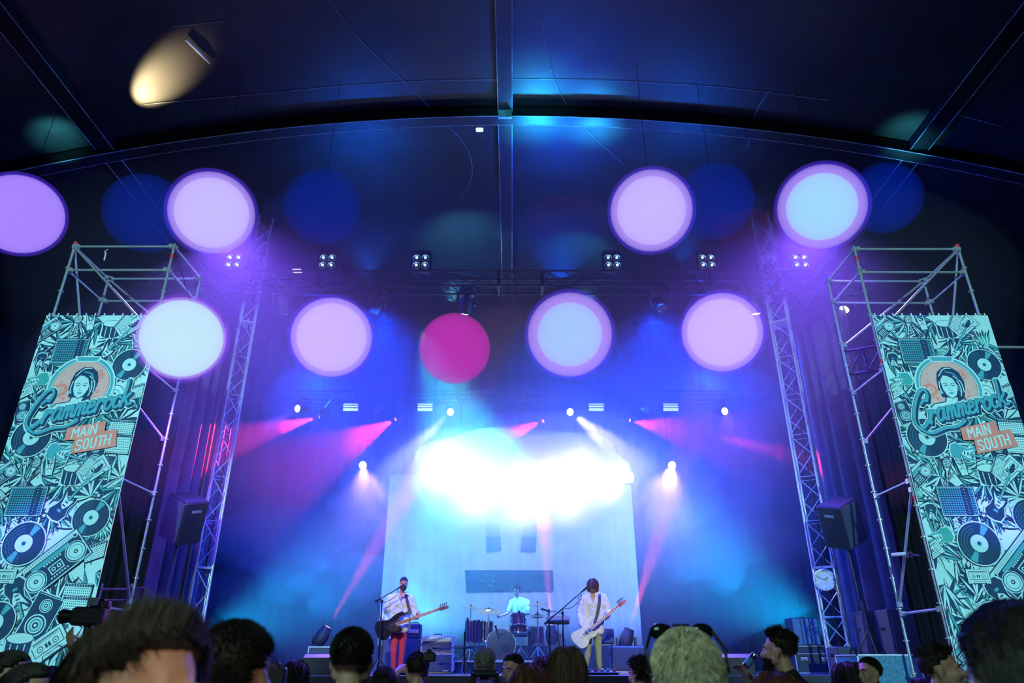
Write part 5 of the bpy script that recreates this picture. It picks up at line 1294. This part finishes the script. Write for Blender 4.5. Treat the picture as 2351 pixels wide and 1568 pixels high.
def person(name_loc, label, group, head, yaw, J, skin, shirt, trousers, hair, hstyle, pitch=0, roll=0, voxel=.012, sleeves='long', beard=False, face=False, hands=None, shoes=None, open_neck=False, n=None, hl=None, seedw=1, beardmat=None, extra=None, w=1.0, loose=0.0):
    """J: dict of joints in the place; head: centre of the head; yaw 0 faces the photographer"""
    t = empty('person', name_loc, label, 'person', group)
    M = (Euler((0, 0, yaw)).to_matrix() @ Euler((pitch, 0, 0)).to_matrix() @ Euler((0, roll, 0)).to_matrix())
    H = Vector(head); J = {k: Vector(v) for k, v in J.items()}
    b = MB(); head_caps(b, H, M)
    b.cap(H + M @ Vector((0, .025, -.07)), .052, J['neck'], .056)
    ch = (J['sl'] + J['sr']) / 2; hp = (J['hl'] + J['hr']) / 2; wa = (ch + hp) / 2
    ax = (J['sr'] - J['sl']).normalized()
    def torso(bb, g):
        bb.cap(J['sl'] + ax * .03, .052 + g, J['sr'] - ax * .03, .052 + g); bb.cap(J['neck'] + Vector((0, 0, -.02)), .05 + g, ch, .07 + g)
        for q in (J['sl'], J['sr']): bb.cap(J['neck'] + Vector((0, 0, -.005)), .050 + g * .6, J['neck'].lerp(q, .72) + Vector((0, 0, .012)), .045 + g * .6)
        up_ = (ch - hp).normalized(); fw = ax.cross(up_).normalized(); Mt = Matrix((ax, -fw, up_)).transposed()
        bb.ell(ch - up_ * .12, (.155 * w + g, .105 + g, .19), Mt, 18, 12); bb.ell(wa - up_ * .02, (.135 * w + g, .095 + g, .2), Mt, 18, 12); bb.ell(hp + up_ * .03, (.15 * w + g, .105 + g, .13), Mt, 18, 12)
    torso(b, 0)
    for s in 'lr':
        b.cap(J['s' + s], .05, J['e' + s], .037); b.cap(J['e' + s], .037, J['w' + s], .026)
        if 'k' + s in J:
            b.cap(J['h' + s], .085, J['k' + s], .052); b.cap(J['k' + s], .052, J['k' + s] * .6 + J['f' + s] * .4, .05); b.cap(J['k' + s] * .6 + J['f' + s] * .4, .05, J['f' + s], .034)
    if hands:
        for s, hh in hands.items(): hand_caps(b, J['w' + s], *hh)
    else:
        for s in 'lr':
            d = (J['w' + s] - J['e' + s]); hand_caps(b, J['w' + s], d, (0, 0, -1) if abs(d.normalized().z) < .8 else ax * (1 if s == 'l' else -1), 1 if s == 'l' else -1, .35)
    put(remesh(b, voxel, 3), 'body', skin, t)
    b = MB(); torso(b, .018)
    for q_, h_ in ((J['sl'], J['hl']), (J['sr'], J['hr'])):
        i_ = q_ + ax * (.07 if q_ is J['sl'] else -.07); o_ = h_ + (h_ - hp).normalized() * .035 + Vector((0, 0, .02 - loose * 3))
        for dy in (-.045, .045): b.cap(i_ + Vector((0, dy, -.06)), .072, o_ + Vector((0, dy * 1.2, 0)), .08 + loose)
    b.cap(ch + Vector((0, -.05, -.1)), .085, hp + Vector((0, -.06 - loose, -loose * 2)), .09)
    cut = {'long': .97, 'short': .0, 'rolled': .55}[sleeves]
    for s in 'lr':
        e, w_ = J['e' + s], J['w' + s]
        if sleeves == 'short': b.cap(J['s' + s], .07, J['s' + s].lerp(e, .75), .06)
        else: b.cap(J['s' + s], .074, e, .064 + loose); b.cap(e, .062 + loose, e.lerp(w_, cut * .8), .054 + loose); b.cap(e.lerp(w_, cut * .8), .05 + loose * .5, e.lerp(w_, cut), .040)
    if not open_neck: b.cap(J['neck'] + Vector((0, 0, -.03)), .066, J['neck'] + Vector((0, 0, .0)), .064)
    # cloth wrinkles
    sm = remesh(b, max(voxel, .011), 3, 'shirt')
    rng = random.Random(int(abs(H.x) * 1000)); ph = [rng.uniform(0, 6) for _ in range(4)]
    co = []; N_ = [0.0] * (len(sm.vertices) * 3); sm.vertices.foreach_get('normal', N_); C_ = [0.0] * len(N_); sm.vertices.foreach_get('co', C_)
    for i in range(0, len(C_), 3):
        x, z = C_[i], C_[i + 2]; k = (.0035 + loose * .06) * math.sin(z * 34 + x * 22 + ph[0]) * math.sin(x * 19 - z * 11 + ph[1]) + .002 * math.sin(z * 70 + x * 40 + ph[2])
        for j in range(3): C_[i + j] += N_[i + j] * k
    sm.vertices.foreach_set('co', C_); sm.update()
    if open_neck:
        fw_ = M @ Vector((0, -1, 0)); fw_.z = 0; fw_.normalize(); sd_ = Vector((-fw_.y, fw_.x, 0)); nk = J['neck']
        bm = bmesh.new(); bm.from_mesh(sm); kill = []
        for v in bm.verts:
            e = v.co - nk; dz = e.z; sx = abs(e.dot(sd_))
            if e.dot(fw_) > -.01 and -.19 < dz < .1 and sx < .062 * (1 + (dz + .02) / .17 if dz < -.02 else 1): kill.append(v)
        bmesh.ops.delete(bm, geom=kill, context='VERTS'); bm.to_mesh(sm); bm.free(); sm.update()
        # collar points, button band and cuffs
        b = MB(); F = lambda x, z, y=0: nk + sd_ * x + fw_ * y + Vector((0, 0, z))
        for s_ in (-1, 1):
            b.prism([F(s_ * .058, .02, .045), F(s_ * .085, -.005, .05), F(s_ * .075, -.085, .10), F(s_ * .035, -.05, .095), F(s_ * .045, 0, .07)], fw_, .008)
            b.prism([F(s_ * .058, .03, -.05), F(s_ * .062, .03, .05), F(s_ * .072, -.01, .05), F(s_ * .072, -.01, -.05)], sd_ * s_, .006)
        b.build('collar', shirt, t)
        b = MB(); z = -.2
        while z > -.52: b.ell(F(0, z, .135 + (.02 if z < -.3 else 0)), (.006, .006, .006), None, 6, 4); z -= .08
        b.build('buttons', mat('shirt_button', (.25, .25, .22), .4), t)
    put(sm, 'shirt', shirt, t)
    if 'kl' in J:
        b = MB(); b.ell(hp + Vector((0, 0, .0)), (.158 * w, .118, .12), None, 18, 12)
        for s in 'lr':
            b.cap(J['h' + s], .095, J['k' + s], .066); b.cap(J['k' + s], .066, J['f' + s] + Vector((0, 0, .05)), .054)
        put(remesh(b, .012, 3, 'trousers'), 'trousers', trousers, t)
        for s in 'lr':
            b = MB(); f = J['f' + s]; fw = M @ Vector((0, -1, 0)); fw.z = 0; fw.normalize()
            b.ell(f + Vector((0, 0, -.025)) + fw * .06, (.05, .13, .045), Euler((0, 0, yaw)).to_matrix(), 14, 8); b.cap(f + Vector((0, 0, .02)), .045, f + Vector((0, 0, -.02)), .045)
            put(remesh(b, .012, 2, 'shoe'), 'shoe', shoes or BLACKP, t)
    rng = random.Random(int(abs(H.x * 997 + H.z * 131)) + 1)
    if hstyle: hair_mesh(H, M, hstyle, rng, n, hl, seedw).build('hair', HAIRS[hair], t, fix=False)
    if face: face_bits(H, M, t, HAIRS[hair], False)
    if beard:
        bb = MB(); face_bits2(H, M, t, beardmat or HAIRS[hair])
    return t, M, H
def face_bits2(c, M, parent, hairm):
    T = lambda x, y, z: c + M @ Vector((x, y, z)); rng = random.Random(3); b = MB()
    for k in range(480):
        a = rng.uniform(-1.7, 1.7); q = rng.uniform(0, 1); z = -.04 - .075 * q
        if abs(a) < .5 and -.075 < z < -.052: continue
        rx = .066 - .022 * q * q; ry = .075 - .002 * q
        x, y = math.sin(a) * rx, -math.cos(a) * ry - .022 - (.008 if abs(a) < .6 else 0)
        b.strand([T(x, y, z), T(x * 1.04, y - .004, z - .018)], [.0035, .001])
    b.build('beard', hairm, parent, fix=False)
def stand_joints(H, yaw, M, floor, lean=0, pose=None, height=None, sw=.19):
    """joints of someone standing under the head centre H"""
    Rz = Euler((0, 0, yaw)).to_matrix(); T = lambda x, y, z: Vector((H.x, H.y, 0)) + Rz @ Vector((x, y + .02, 0)) + Vector((0, 0, z))
    nz = H.z - .155; hgt = H.z + .12 - floor; k = hgt / 1.8
    J = dict(neck=T(0, .03, nz), sl=T(-sw, .04, nz - .075), sr=T(sw, .04, nz - .075), hl=T(-.095, .04, floor + .93 * k), hr=T(.095, .04, floor + .93 * k), kl=T(-.1, .02, floor + .5 * k), kr=T(.1, .02, floor + .5 * k),
             fl=T(-.11, .04, floor + .075), fr=T(.11, .04, floor + .075), el=T(-sw - .05, .06, nz - .38), er=T(sw + .05, .06, nz - .38), wl=T(-sw - .06, -.03, nz - .62), wr=T(sw + .06, -.03, nz - .62))
    if pose:
        for kk, (x, y, z) in pose.items(): J[kk] = T(x, y, H.z + z)
    return J
WHITEC = mat('white_shirt', (0.80, 0.80, 0.74), 0.8, 0, 0.06, 8, .05)
def Jp(d, Y):
    return {k: P(v[0], v[1], Y + (v[2] if len(v) > 2 else 0)) for k, v in d.items()}
# ---- bassist
YB = 15.8
Jb = Jp(dict(neck=(921, 1364, .02), sl=(896, 1373), sr=(944, 1374), el=(880, 1413, -.02), er=(953, 1409, -.02), wl=(888, 1429, -.22), wr=(957, 1417, -.26), hl=(908, 1441), hr=(927, 1441), kl=(904, 1496, -.05), kr=(923, 1494, .05)), YB)
Jb['fl'] = Vector((P(903, 1535, YB).x, YB, ST + .08)); Jb['fr'] = Vector((P(917, 1535, YB).x, YB + .12, ST + .08))
person((P(912, 1545, YB).x, YB, ST), 'person in white shirt and red trousers playing a dark bass guitar', None, P(927, 1339, YB - .06), R(12), Jb, SKIN, WHITEC, mat('red_jeans', (.70, .05, .12), .8, 0, .1, 10, .05), 'black', 'short', pitch=R(24), voxel=.0075, sleeves='long', face=True, beard=True,
       hands={'l': ((.5, -.15, -.75), (.3, .8, .1), 1, .9), 'r': ((.25, -.5, .75), (-.3, .7, -.3), -1, 1.0)}, open_neck=True, loose=.012)
# ---- guitarist
YG = 15.5
Jg = Jp(dict(neck=(1361, 1362, .02), sl=(1335, 1371), sr=(1386, 1372), el=(1331, 1412, -.02), er=(1396, 1405, -.02), wl=(1337, 1438, -.2), wr=(1391, 1420, -.26), hl=(1350, 1447), hr=(1372, 1447), kl=(1349, 1502), kr=(1374, 1500)), YG)
Jg['fl'] = Vector((P(1345, 1540, YG).x, YG, ST + .08)); Jg['fr'] = Vector((P(1377, 1540, YG).x, YG, ST + .08))
person((P(1361, 1550, YG).x, YG, ST), 'person in open white shirt and green trousers playing a white guitar', None, P(1361, 1346, YG - .05), R(-8), Jg, SKIN, WHITEC, mat('green_trousers', (.36, .40, .20), .85, 0, .12, 10, .05), 'auburn', 'mop', pitch=R(28), voxel=.0075, sleeves='long', face=True,
       hands={'l': ((.55, -.1, -.4), (.1, .9, .2), 1, .8), 'r': ((.2, -.45, .8), (-.3, .75, -.2), -1, 1.0)}, open_neck=True, loose=.012, seedw=1.3, n=1300)
# ---- drummer, seated
YD = 18.95
Jd = Jp(dict(neck=(1190, 1374), sl=(1175, 1382), sr=(1210, 1382), el=(1166, 1408, -.12), er=(1214, 1408, -.15), wl=(1152, 1413, -.35), wr=(1180, 1409, -.4), hl=(1188, 1441, .05), hr=(1206, 1441, .05), kl=(1172, 1450, -.35), kr=(1216, 1447, -.4)), YD)
Jd['fl'] = Vector((P(1176, 1500, YD).x, YD - .5, RZ + .08)); Jd['fr'] = Vector((P(1218, 1500, YD).x, YD - .5, RZ + .08))
person((P(1194, 1500, YD).x, YD, RZ), 'person in pale t-shirt seated playing the drum kit', None, P(1185, 1356, YD - .05), R(-14), Jd, SKIN, mat('pale_tshirt', (.7, .76, .8), .8, 0, .06, 8), mat('dark_trousers', (.02, .05, .09), .8), 'curly', 'curly', pitch=R(24), voxel=.008, sleeves='short', face=True,
       hands={'l': ((-.6, -.6, -.1), (0, .3, -1), -1, 1.1), 'r': ((-.7, -.5, -.1), (0, .3, -1), -1, 1.1)})
t = empty('drum_stool', P(1195, 1450, YD + .05), 'round black stool under the drummer', 'stool'); c = t.location.copy()
b = MB(); b.lathe((c.x, c.y, c.z - .13), (0, 0, 1), [(.02, 0), (.16, .01), (.17, .05), (.15, .07)], 20); b.build('seat', BLACKP, t, smooth=40); b = MB(); b.cyl((c.x, c.y, RZ + .1), (c.x, c.y, c.z - .12), .02, n=8)
for i in range(3): a = i * 2.09; b.cyl((c.x, c.y, RZ + .3), (c.x + .22 * math.cos(a), c.y + .22 * math.sin(a), RZ + .01), .011, n=6)
b.build('base', CHROME, t)
for w_, e, lab in ((Jd['wl'], (-.5, -.35, .18), 'wooden drumstick in the hand at the left of the drummer'), (Jd['wr'], (-.55, -.25, -.1), 'wooden drumstick in the hand over the small red drum')):
    d = Vector(e).normalized(); b = MB(); b.tube([w_ + d * -.02 + Vector((-.04, -.05, -.03)), w_ + d * .3 + Vector((-.04, -.05, -.03)), w_ + d * .36 + Vector((-.04, -.05, -.03))], [.008, .007, .004], 8)
    tag(b.build('drumstick', mat('stick_wood', (.7, .5, .3), .5)), lab, 'drumstick')
# ---- guitars
def guitar_thing(name, label, pb, ph_, Y, yb_off, yh_off, body, guard, neckm, headm, outline, s, offset=0, pegs=4, strap=None, blackp=True):
    A_, B_ = P(*pb, Y + yb_off), P(*ph_, Y + yh_off); t = empty(name, A_, label, 'guitar')
    u = (B_ - A_).normalized(); nrm = Vector((0, -1, 0.15)); nrm = (nrm - u * nrm.dot(u)).normalized(); v = nrm.cross(u)      # v: to the upper side
    L = (B_ - A_).length; T = lambda x, y, z=0: A_ + u * x + v * y + nrm * z
    q = smooth_path([(x * s, y * s, 0) for x, y in outline + [outline[0]]], 4)[:-1]
    b = MB(); b.prism([T(p.x, p.y, -.022) for p in q], nrm, .044, .006); b.build('body', body, t)
    g = [(-.02, -.1), (.06, -.115), (.14, -.085), (.1, -.03), (.12, .05), (.2, .12), (.1, .075), (-.02, .05), (-.05, -.03)]
    q = smooth_path([(x * s, y * s, 0) for x, y in g + [g[0]]], 4)[:-1]
    b = MB(); b.prism([T(p.x, p.y, .022) for p in q], nrm, .004); pg = b.build('pickguard', guard, t)
    for x in (.0, .07):
        b = MB(); b.prism([T(x - .014, -.036, .026), T(x + .014, -.036, .026), T(x + .014, .036, .026), T(x - .014, .036, .026)], nrm, .008); b.build('pickup', BLACKM, t)
    b = MB(); b.prism([T(-.13, -.04, .022), T(-.09, -.04, .022), T(-.09, .04, .022), T(-.13, .04, .022)], nrm, .014); b.build('bridge', CHROME, t)
    for k in range(3): b = MB(); b.cyl(T(-.05 + k * .045, -.10 + k * .004, .024), T(-.05 + k * .045, -.10 + k * .004, .042), .011, n=10); b.build('knob', CHROME, t)
    b = MB(); b.prism([T(.1, -.03, .012), T(L - .2, -.022, .012), T(L - .2, .022, .012), T(.1, .03, .012)], nrm, .024); nk = b.build('neck', neckm, t)
    b = MB()
    for k in range(20):
        x = L - .2 - (L - .3) * (1 - .5 ** (k / 12)) * 1.45
        if x < .12: break
        b.box(T(x, 0, .037), (.003, .046, .003), Matrix((u, v, nrm)).transposed())
    b.build('frets', CHROME, nk)
    b = MB(); hd = [(-.2, -.024), (-.17, -.05), (-.1, -.045), (-.03, -.05), (.0, -.02), (-.02, .01), (-.08, .03), (-.17, .038), (-.2, .024)]
    q = smooth_path([(L + x, y, 0) for x, y in hd + [hd[0]]], 4)[:-1]
    b.prism([T(p.x, p.y, .008) for p in q], nrm, .018, .003); h = b.build('headstock', headm, t)
    for k in range(pegs):
        b = MB(); x = L - .16 + k * .13 / max(1, pegs - 1); b.cyl(T(x, .03, .017), T(x, .062, .017), .006, n=6); b.ell(T(x, .07, .017), (.014, .008, .012)); b.build('tuning_peg', CHROME if pegs > 4 else BLACKM, h)
    b = MB()
    for k in range(pegs): y = (k - (pegs - 1) / 2) * .009; b.cyl(T(-.11, y, .04), T(L - .08, y * .8, .032), .0012, n=4)
    b.build('strings', CHROME, t)
    if strap:
        pts = smooth_path([P(x, y, Y + o) for x, y, o in strap]); b = MB()
        for a, c in zip(pts, pts[1:]):
            d = (c - a); sd = d.cross(Vector((0, -1, 0))).normalized() * .028; fn = d.cross(sd).normalized() * .003
            b.add([a - sd - fn, a + sd - fn, a + sd + fn, a - sd + fn, c - sd - fn, c + sd - fn, c + sd + fn, c - sd + fn], [(0, 1, 2, 3), (4, 7, 6, 5), (0, 4, 5, 1), (1, 5, 6, 2), (2, 6, 7, 3), (3, 7, 4, 0)])
        b.build('strap', BLACKP, t)
    return t
OUT = [(-.30, -.06), (-.26, -.16), (-.14, -.19), (-.02, -.13), (.08, -.15), (.18, -.13), (.17, -.09), (.11, -.04), (.1, .03), (.16, .08), (.26, .14), (.26, .19), (.12, .18), (-.02, .13), (-.12, .15), (-.25, .17), (-.31, .08)]
guitar_thing('bass_guitar', 'dark bass guitar with a pale wooden neck held by the bassist', (899, 1438), (1030, 1391), YB, -.27, -.4, mat('bass_black', (.012, .014, .02), .2, 0, .1), mat('dark_guard', (.02, .02, .025), .3), mat('maple_neck', (.62, .30, .16), .4, 0, .15, 20), mat('maple_head', (.8, .38, .14), .4, 0, .15, 20), OUT, 1.1, pegs=4,
             strap=[(920, 1412, -.22), (938, 1405, -.2), (936, 1385, -.17), (932, 1368, -.09), (931, 1362, .03), (928, 1370, .14)])
guitar_thing('electric_guitar', 'white electric guitar with a reddish neck held by the guitarist', (1347, 1453), (1436, 1377), YG, -.27, -.38, mat('cream_body', (.8, .82, .76), .3, 0, .05), mat('pale_guard', (.7, .75, .7), .4), mat('rose_neck', (.5, .12, .12), .4, 0, .2, 20), mat('rose_head', (.62, .13, .16), .4), OUT, 1.02, pegs=6,
             strap=[(1366, 1428, -.24), (1372, 1408, -.2), (1376, 1388, -.17), (1377, 1368, -.1), (1375, 1362, .03), (1370, 1370, .14)])
# ------------------------------------------------------------------ the crowd
def cloth(n, c): return mat('cloth_' + n, c, .85, 0, .15, 10, .05)
CG = 'crowd in front of the stage'
def fan(px, ptop, Y, yaw, hair, style, label, shirt, pitch=0, roll=0, skin=SKIN, voxel=.012, pose=None, n=None, hl=None, face=False, beard=False, w=1.0, sleeves='short', hands=None, beardmat=None, sw=.19, seedw=1, hh=.125):
    top = P(px, ptop, Y); H = Vector((top.x, top.y, top.z - hh)); M = None
    J = stand_joints(H, R(yaw), M, 0, pose=pose, sw=sw)
    return person((H.x, H.y, 0), label, CG, H, R(yaw), J, skin, shirt, cloth('jeans', (.03, .05, .09)), hair, style, R(pitch), R(roll), voxel, sleeves, beard, face, hands, n=n, hl=hl, w=w, beardmat=beardmat, seedw=seedw)
B180 = 180
# nearest row: two big heads at the left, one silhouette at the right
fan(362, 1390, 1.14, 62, 'dark', 'swept', 'person with tousled dark hair close to the camera at the lower left, forehead lit', cloth('black', (.01, .01, .012)), voxel=.006, n=4500, hl=.09, roll=0, hh=.142)
fan(560, 1426, 1.75, 165, 'black', 'buzz', 'person with round cropped dark head just right of the tousled hair', cloth('navy', (.02, .03, .06)), voxel=.008, n=4000, hl=.012)
fan(2304, 1382, 1.12, 178, 'black', 'short', 'person seen as a big black silhouette at the lower right corner', cloth('black2', (.006, .006, .008)), voxel=.008, n=2500, w=1.1)
fan(815, 1441, 3.1, 180, 'dark', 'buzz', 'person with short shaved hair and bright ears in front of the bassist', cloth('olive', (.06, .07, .06)), voxel=.007, n=5000, hl=.011)
# blond head with sunglasses pushed up
t, M, H = fan(1567, 1452, 2.2, 176, 'blond', 'tousled', 'person with pale blond hair and sunglasses pushed up on top', cloth('grey', (.2, .2, .2)), voxel=.008, n=4500)
g = empty('sunglasses', H + M @ Vector((0, -.02, .135)), 'dark sunglasses pushed up on the blond head', 'sunglasses')
for s in (-1, 1):
    b = MB(); b.ell(H + M @ Vector((s * .058, -.02, .128)), (.036, .014, .024), M, 14, 8); b.build('lens', mat('dark_glass', (.01, .01, .015), .08), g, smooth=180)
    b = MB(); b.tube([H + M @ Vector((s * .09, -.015, .125)), H + M @ Vector((s * .112, .02, .08)), H + M @ Vector((s * .108, .05, .02))], .0055, 6); b.build('temple', BLACKM, g)
b = MB(); b.tube([H + M @ Vector((-.025, -.02, .145)), H + M @ Vector((.025, -.02, .145))], .004, 6); b.build('bridge', BLACKM, g)
# bearded man drinking, looking left
t, M, H = fan(1780, 1447, 4.9, -128, 'dark', 'quiff', 'person with quiff and dark beard in floral shirt drinking at the right', cloth('floral', (.03, .02, .03)), voxel=.008, n=1800, face=True, beard=True, pose={'el': (-.28, -.15, -.42), 'wl': (-.08, -.26, -.17)}, roll=0, pitch=-4)
fl = mat('red_flower', (.5, .03, .03), .8); rng = random.Random(8); b = MB()
for k in range(26):
    a = rng.uniform(0, 6.28); z = rng.uniform(-.5, -.24); e = Vector((math.cos(a) * (.21 if z < -.3 else .19), .02 + math.sin(a) * .135, z)); c = H + Euler((0, 0, R(-128))).to_matrix() @ e; b.ell(c, (.022, .022, .016), None, 6, 4)
b.build('flower_print', fl, t)
d = empty('drink_can', H + M @ Vector((-.0, -.17, -.05)), 'small pale drink can raised to the mouth of the bearded drinker', 'can'); c = H + M @ Vector((-.02, -.19, -.06)); b = MB(); b.lathe(c, M @ Vector((0, .55, .6)), [(.016, -.065), (.024, -.06), (.024, .03), (.018, .045), (.014, .046)], 14); b.build('can', CHROME, d, smooth=40)
b = MB(); b.lathe(c, M @ Vector((0, .55, .6)), [(.0245, -.04), (.0245, .015)], 14); b.build('label_band', mat('blue_band', (.1, .3, .7), .4), d)
R_ = [
 (684, 1517, 5.2, 172, 'black', 'bob', 'person with dark tied hair left of the shaved head, by the small video camera', (.2, .3, .3), {}),
 (885, 1530, 4.3, 180, 'black', 'short', 'person with rounded dark hair right of the shaved head', (.02, .02, .03), {}),
 (959, 1497, 4.6, 195, 'dark', 'buzz', 'person photographing with one raised arm before the combo amplifier', (.03, .03, .05), dict(pose={'er': (-.0, -.0, -.3)})),
 (1115, 1488, 4.9, 170, 'grey', 'buzz', 'person with cropped greying hair wearing a camera harness, striped shirt', (.06, .1, .3), dict(skin=SKIN)),
 (1300, 1487, 4.1, 180, 'brown', 'long', 'person with long straight brown hair in front of the guitarist', (.1, .06, .05), dict(n=2600, seedw=.8)),
 (1216, 1532, 3.9, 185, 'auburn', 'mop', 'person with round reddish dark hair low between grey haired man and long hair', (.05, .02, .03), {}),
 (1247, 1511, 6.2, 175, 'black', 'mop', 'person with black hair half hidden left of the long brown hair', (.02, .02, .03), {}),
 (1466, 1512, 5.0, -140, 'dark', 'curly', 'person with dark wavy hair and glasses left of the blond head', (.03, .03, .04), {}),
 (1935, 1522, 5.2, 200, 'black', 'bob', 'person with dark long hair left of the yellow shirt', (.03, .04, .05), {}),
 (2104, 1555, 5.0, 180, 'dark', 'short', 'person with only a dark hair top showing below the big pale edged case', (.02, .03, .05), {}),
 (123, 1530, 2.9, 180, 'black', 'short', 'person with dark round head low between the lit faces at the left', (.01, .01, .012), {}),
 (1775, 1552, 3.0, 185, 'auburn', 'mop', 'person with dark reddish hair low in front of the floral shirt', (.03, .03, .03), {}),
]
for px, pt, Y, yaw, hair, st, lab, c, kw in R_:
    kw = dict(kw); Y *= 1.25
    if 'pose' in kw: kw['pose'] = {'er': (-.3, -.12, -.3), 'wr': (-.14, -.26, -.06), 'el': (.2, .1, -.5)}; kw['pose'] = {'er': (.32, -.02, -.22), 'wr': (.12, -.24, -.02)}
    fan(px, pt, Y, yaw, hair, st, lab, cloth('c%d' % px, c), voxel=.01, **kw)
# faces turned to us or in profile
t, M, H = fan(1176, 1500, 6.4, -40, 'dark', 'short', 'person with grey bearded face turned back towards the camera, mustard jacket', cloth('mustard', (.55, .38, .05)), voxel=.008, face=True, beard=True, beardmat=HAIRS['grey'], pitch=10)
t, M, H = fan(40, 1494, 3.6, 96, 'black', 'short', 'person in profile with red glasses at the far left edge', cloth('black3', (.02, .01, .03)), voxel=.008, face=True)
g = empty('eyeglasses', H + M @ Vector((0, -.09, .01)), 'red framed glasses on the face at the far left edge', 'glasses')
RF = mat('red_frame', (.7, .03, .05), .3)
for s in (-1, 1):
    b = MB(); b.tube([H + M @ Vector((s * .033 + .022 * math.cos(a), -.098, .006 + .019 * math.sin(a))) for a in [i * math.pi / 6 for i in range(13)]], .003, 6); b.build('rim', RF, g)
    b = MB(); b.tube([H + M @ Vector((s * .055, -.095, .012)), H + M @ Vector((s * .08, .01, .01))], .003, 6); b.build('temple', RF, g)
fan(84, 1523, 2.7, 70, 'black', 'short', 'person with black hair and lit forehead right of the red glasses', cloth('black4', (.02, .01, .03)), voxel=.008, face=True)
fan(2152, 1483, 4.3, 58, 'dark', 'quiff', 'person with short dark hair looking right beside the big silhouette', cloth('blue', (.03, .05, .12)), voxel=.008, face=True, w=1.0)
fan(1988, 1508, 6.4, 60 - 130, 'black', 'short', 'person with black hair in a bright yellow shirt at the right', cloth('yellow', (.9, .75, .03)), voxel=.009, face=True)
# cameraman by the left banner, standing on a platform with a video camera
t, M, H = fan(262, 1418, 7.0, -100, 'black', 'short', 'person in black operating the video camera in front of the left banner', cloth('black5', (.008, .008, .01)), voxel=.01, pose={'er': (.1, -.2, -.35), 'wr': (.08, -.34, -.1), 'el': (-.2, -.15, -.4), 'wl': (-.1, -.36, -.12)})
c = P(207, 1415, 6.9); k = empty('video_camera', c, 'large black video camera before the left banner', 'camera')
b = MB(); b.rbox(c, (.3, .14, .16), .02); b.rbox(c + Vector((.08, 0, .1)), (.16, .08, .06), .01); b.build('body', BLACKP, k)
b = MB(); b.lathe(c + Vector((-.14, 0, 0)), (-1, 0, 0), [(.05, -.02), (.055, .05), (.065, .1), (.065, .12), (.05, .12)], 16); b.build('lens', BLACKM, k, smooth=40)
b = MB(); b.tube([c + Vector((-.05, 0, .08)), c + Vector((-.03, 0, .14)), c + Vector((.1, 0, .14)), c + Vector((.12, 0, .08))], .012, 6); b.build('handle', BLACKM, k)
b = MB(); b.rbox(c + Vector((.05, -.1, .12)), (.1, .02, .07), .008); b.build('viewfinder', mat('dim_finder', (.2, .25, .3), .3), k)
b = MB(); b.cyl(c + Vector((0, 0, -.08)), (c.x, c.y, 1.0), .03, n=8)
for i in range(3): a = i * 2.09 + .5; b.cyl((c.x, c.y, 1.1), (c.x + .5 * math.cos(a), c.y + .5 * math.sin(a), .01), .018, n=6)
b.build('tripod', BLACKM, k)
# small cameras and straps in the crowd
def handcam(px, py, Y, label, s=1.0):
    c = P(px, py, Y); t = empty('photo_camera', c, label, 'camera', None)
    b = MB(); b.rbox(c, (.13 * s, .06 * s, .09 * s), .012); b.rbox(c + Vector((0, 0, .055 * s)), (.05 * s, .045 * s, .03 * s), .008); b.build('body', BLACKP, t)
    b = MB(); b.lathe(c, (0, 1, .1), [(.034 * s, .02), (.036 * s, .1 * s), (.03 * s, .1 * s)], 14); b.build('lens', BLACKM, t, smooth=40)
    b = MB(); b.tube([c + Vector((-.065 * s, 0, .03)), c + Vector((-.08 * s, .02, -.1)), c + Vector((-.03, .04, -.16))], .004, 5); b.build('strap', BLACKM, t)
handcam(985, 1508, 5.5, 'camera held up by the person before the combo amplifier', .75)
handcam(630, 1552, 5.6, 'small video camera raised left of the shaved head', 1.3)
handcam(1965, 1540, 6.5, 'camera held between dark long hair and yellow shirt')
# photographer's harness
c = P(1115, 1552, 6.15); t = empty('camera_harness', c, 'black camera harness on the back of the striped shirt', 'harness'); b = MB(); b.rbox(c + Vector((0, -.16, .02)), (.22, .05, .05), .02); b.build('yoke', BLACKP, t)
for s in (-1, 1): b = MB(); b.tube([c + Vector((s * .09, -.15, .02)), c + Vector((s * .11, -.15, -.25))], .02, 6); b.build('strap', BLACKP, t)
# crowd rail before the stage
t = empty('crowd_barrier', (0, 12.4, 0), 'steel crowd barrier along the stage front', 'barrier')
b = MB(); b.cyl((-10, 12.4, 1.1), (10, 12.4, 1.1), .03, n=8); b.build('top_rail', STEEL, t)
b = MB()
for i in range(21): b.cyl((-10 + i, 12.4, 0), (-10 + i, 12.4, 1.1), .02, n=6)
b.build('bars', STEEL, t)
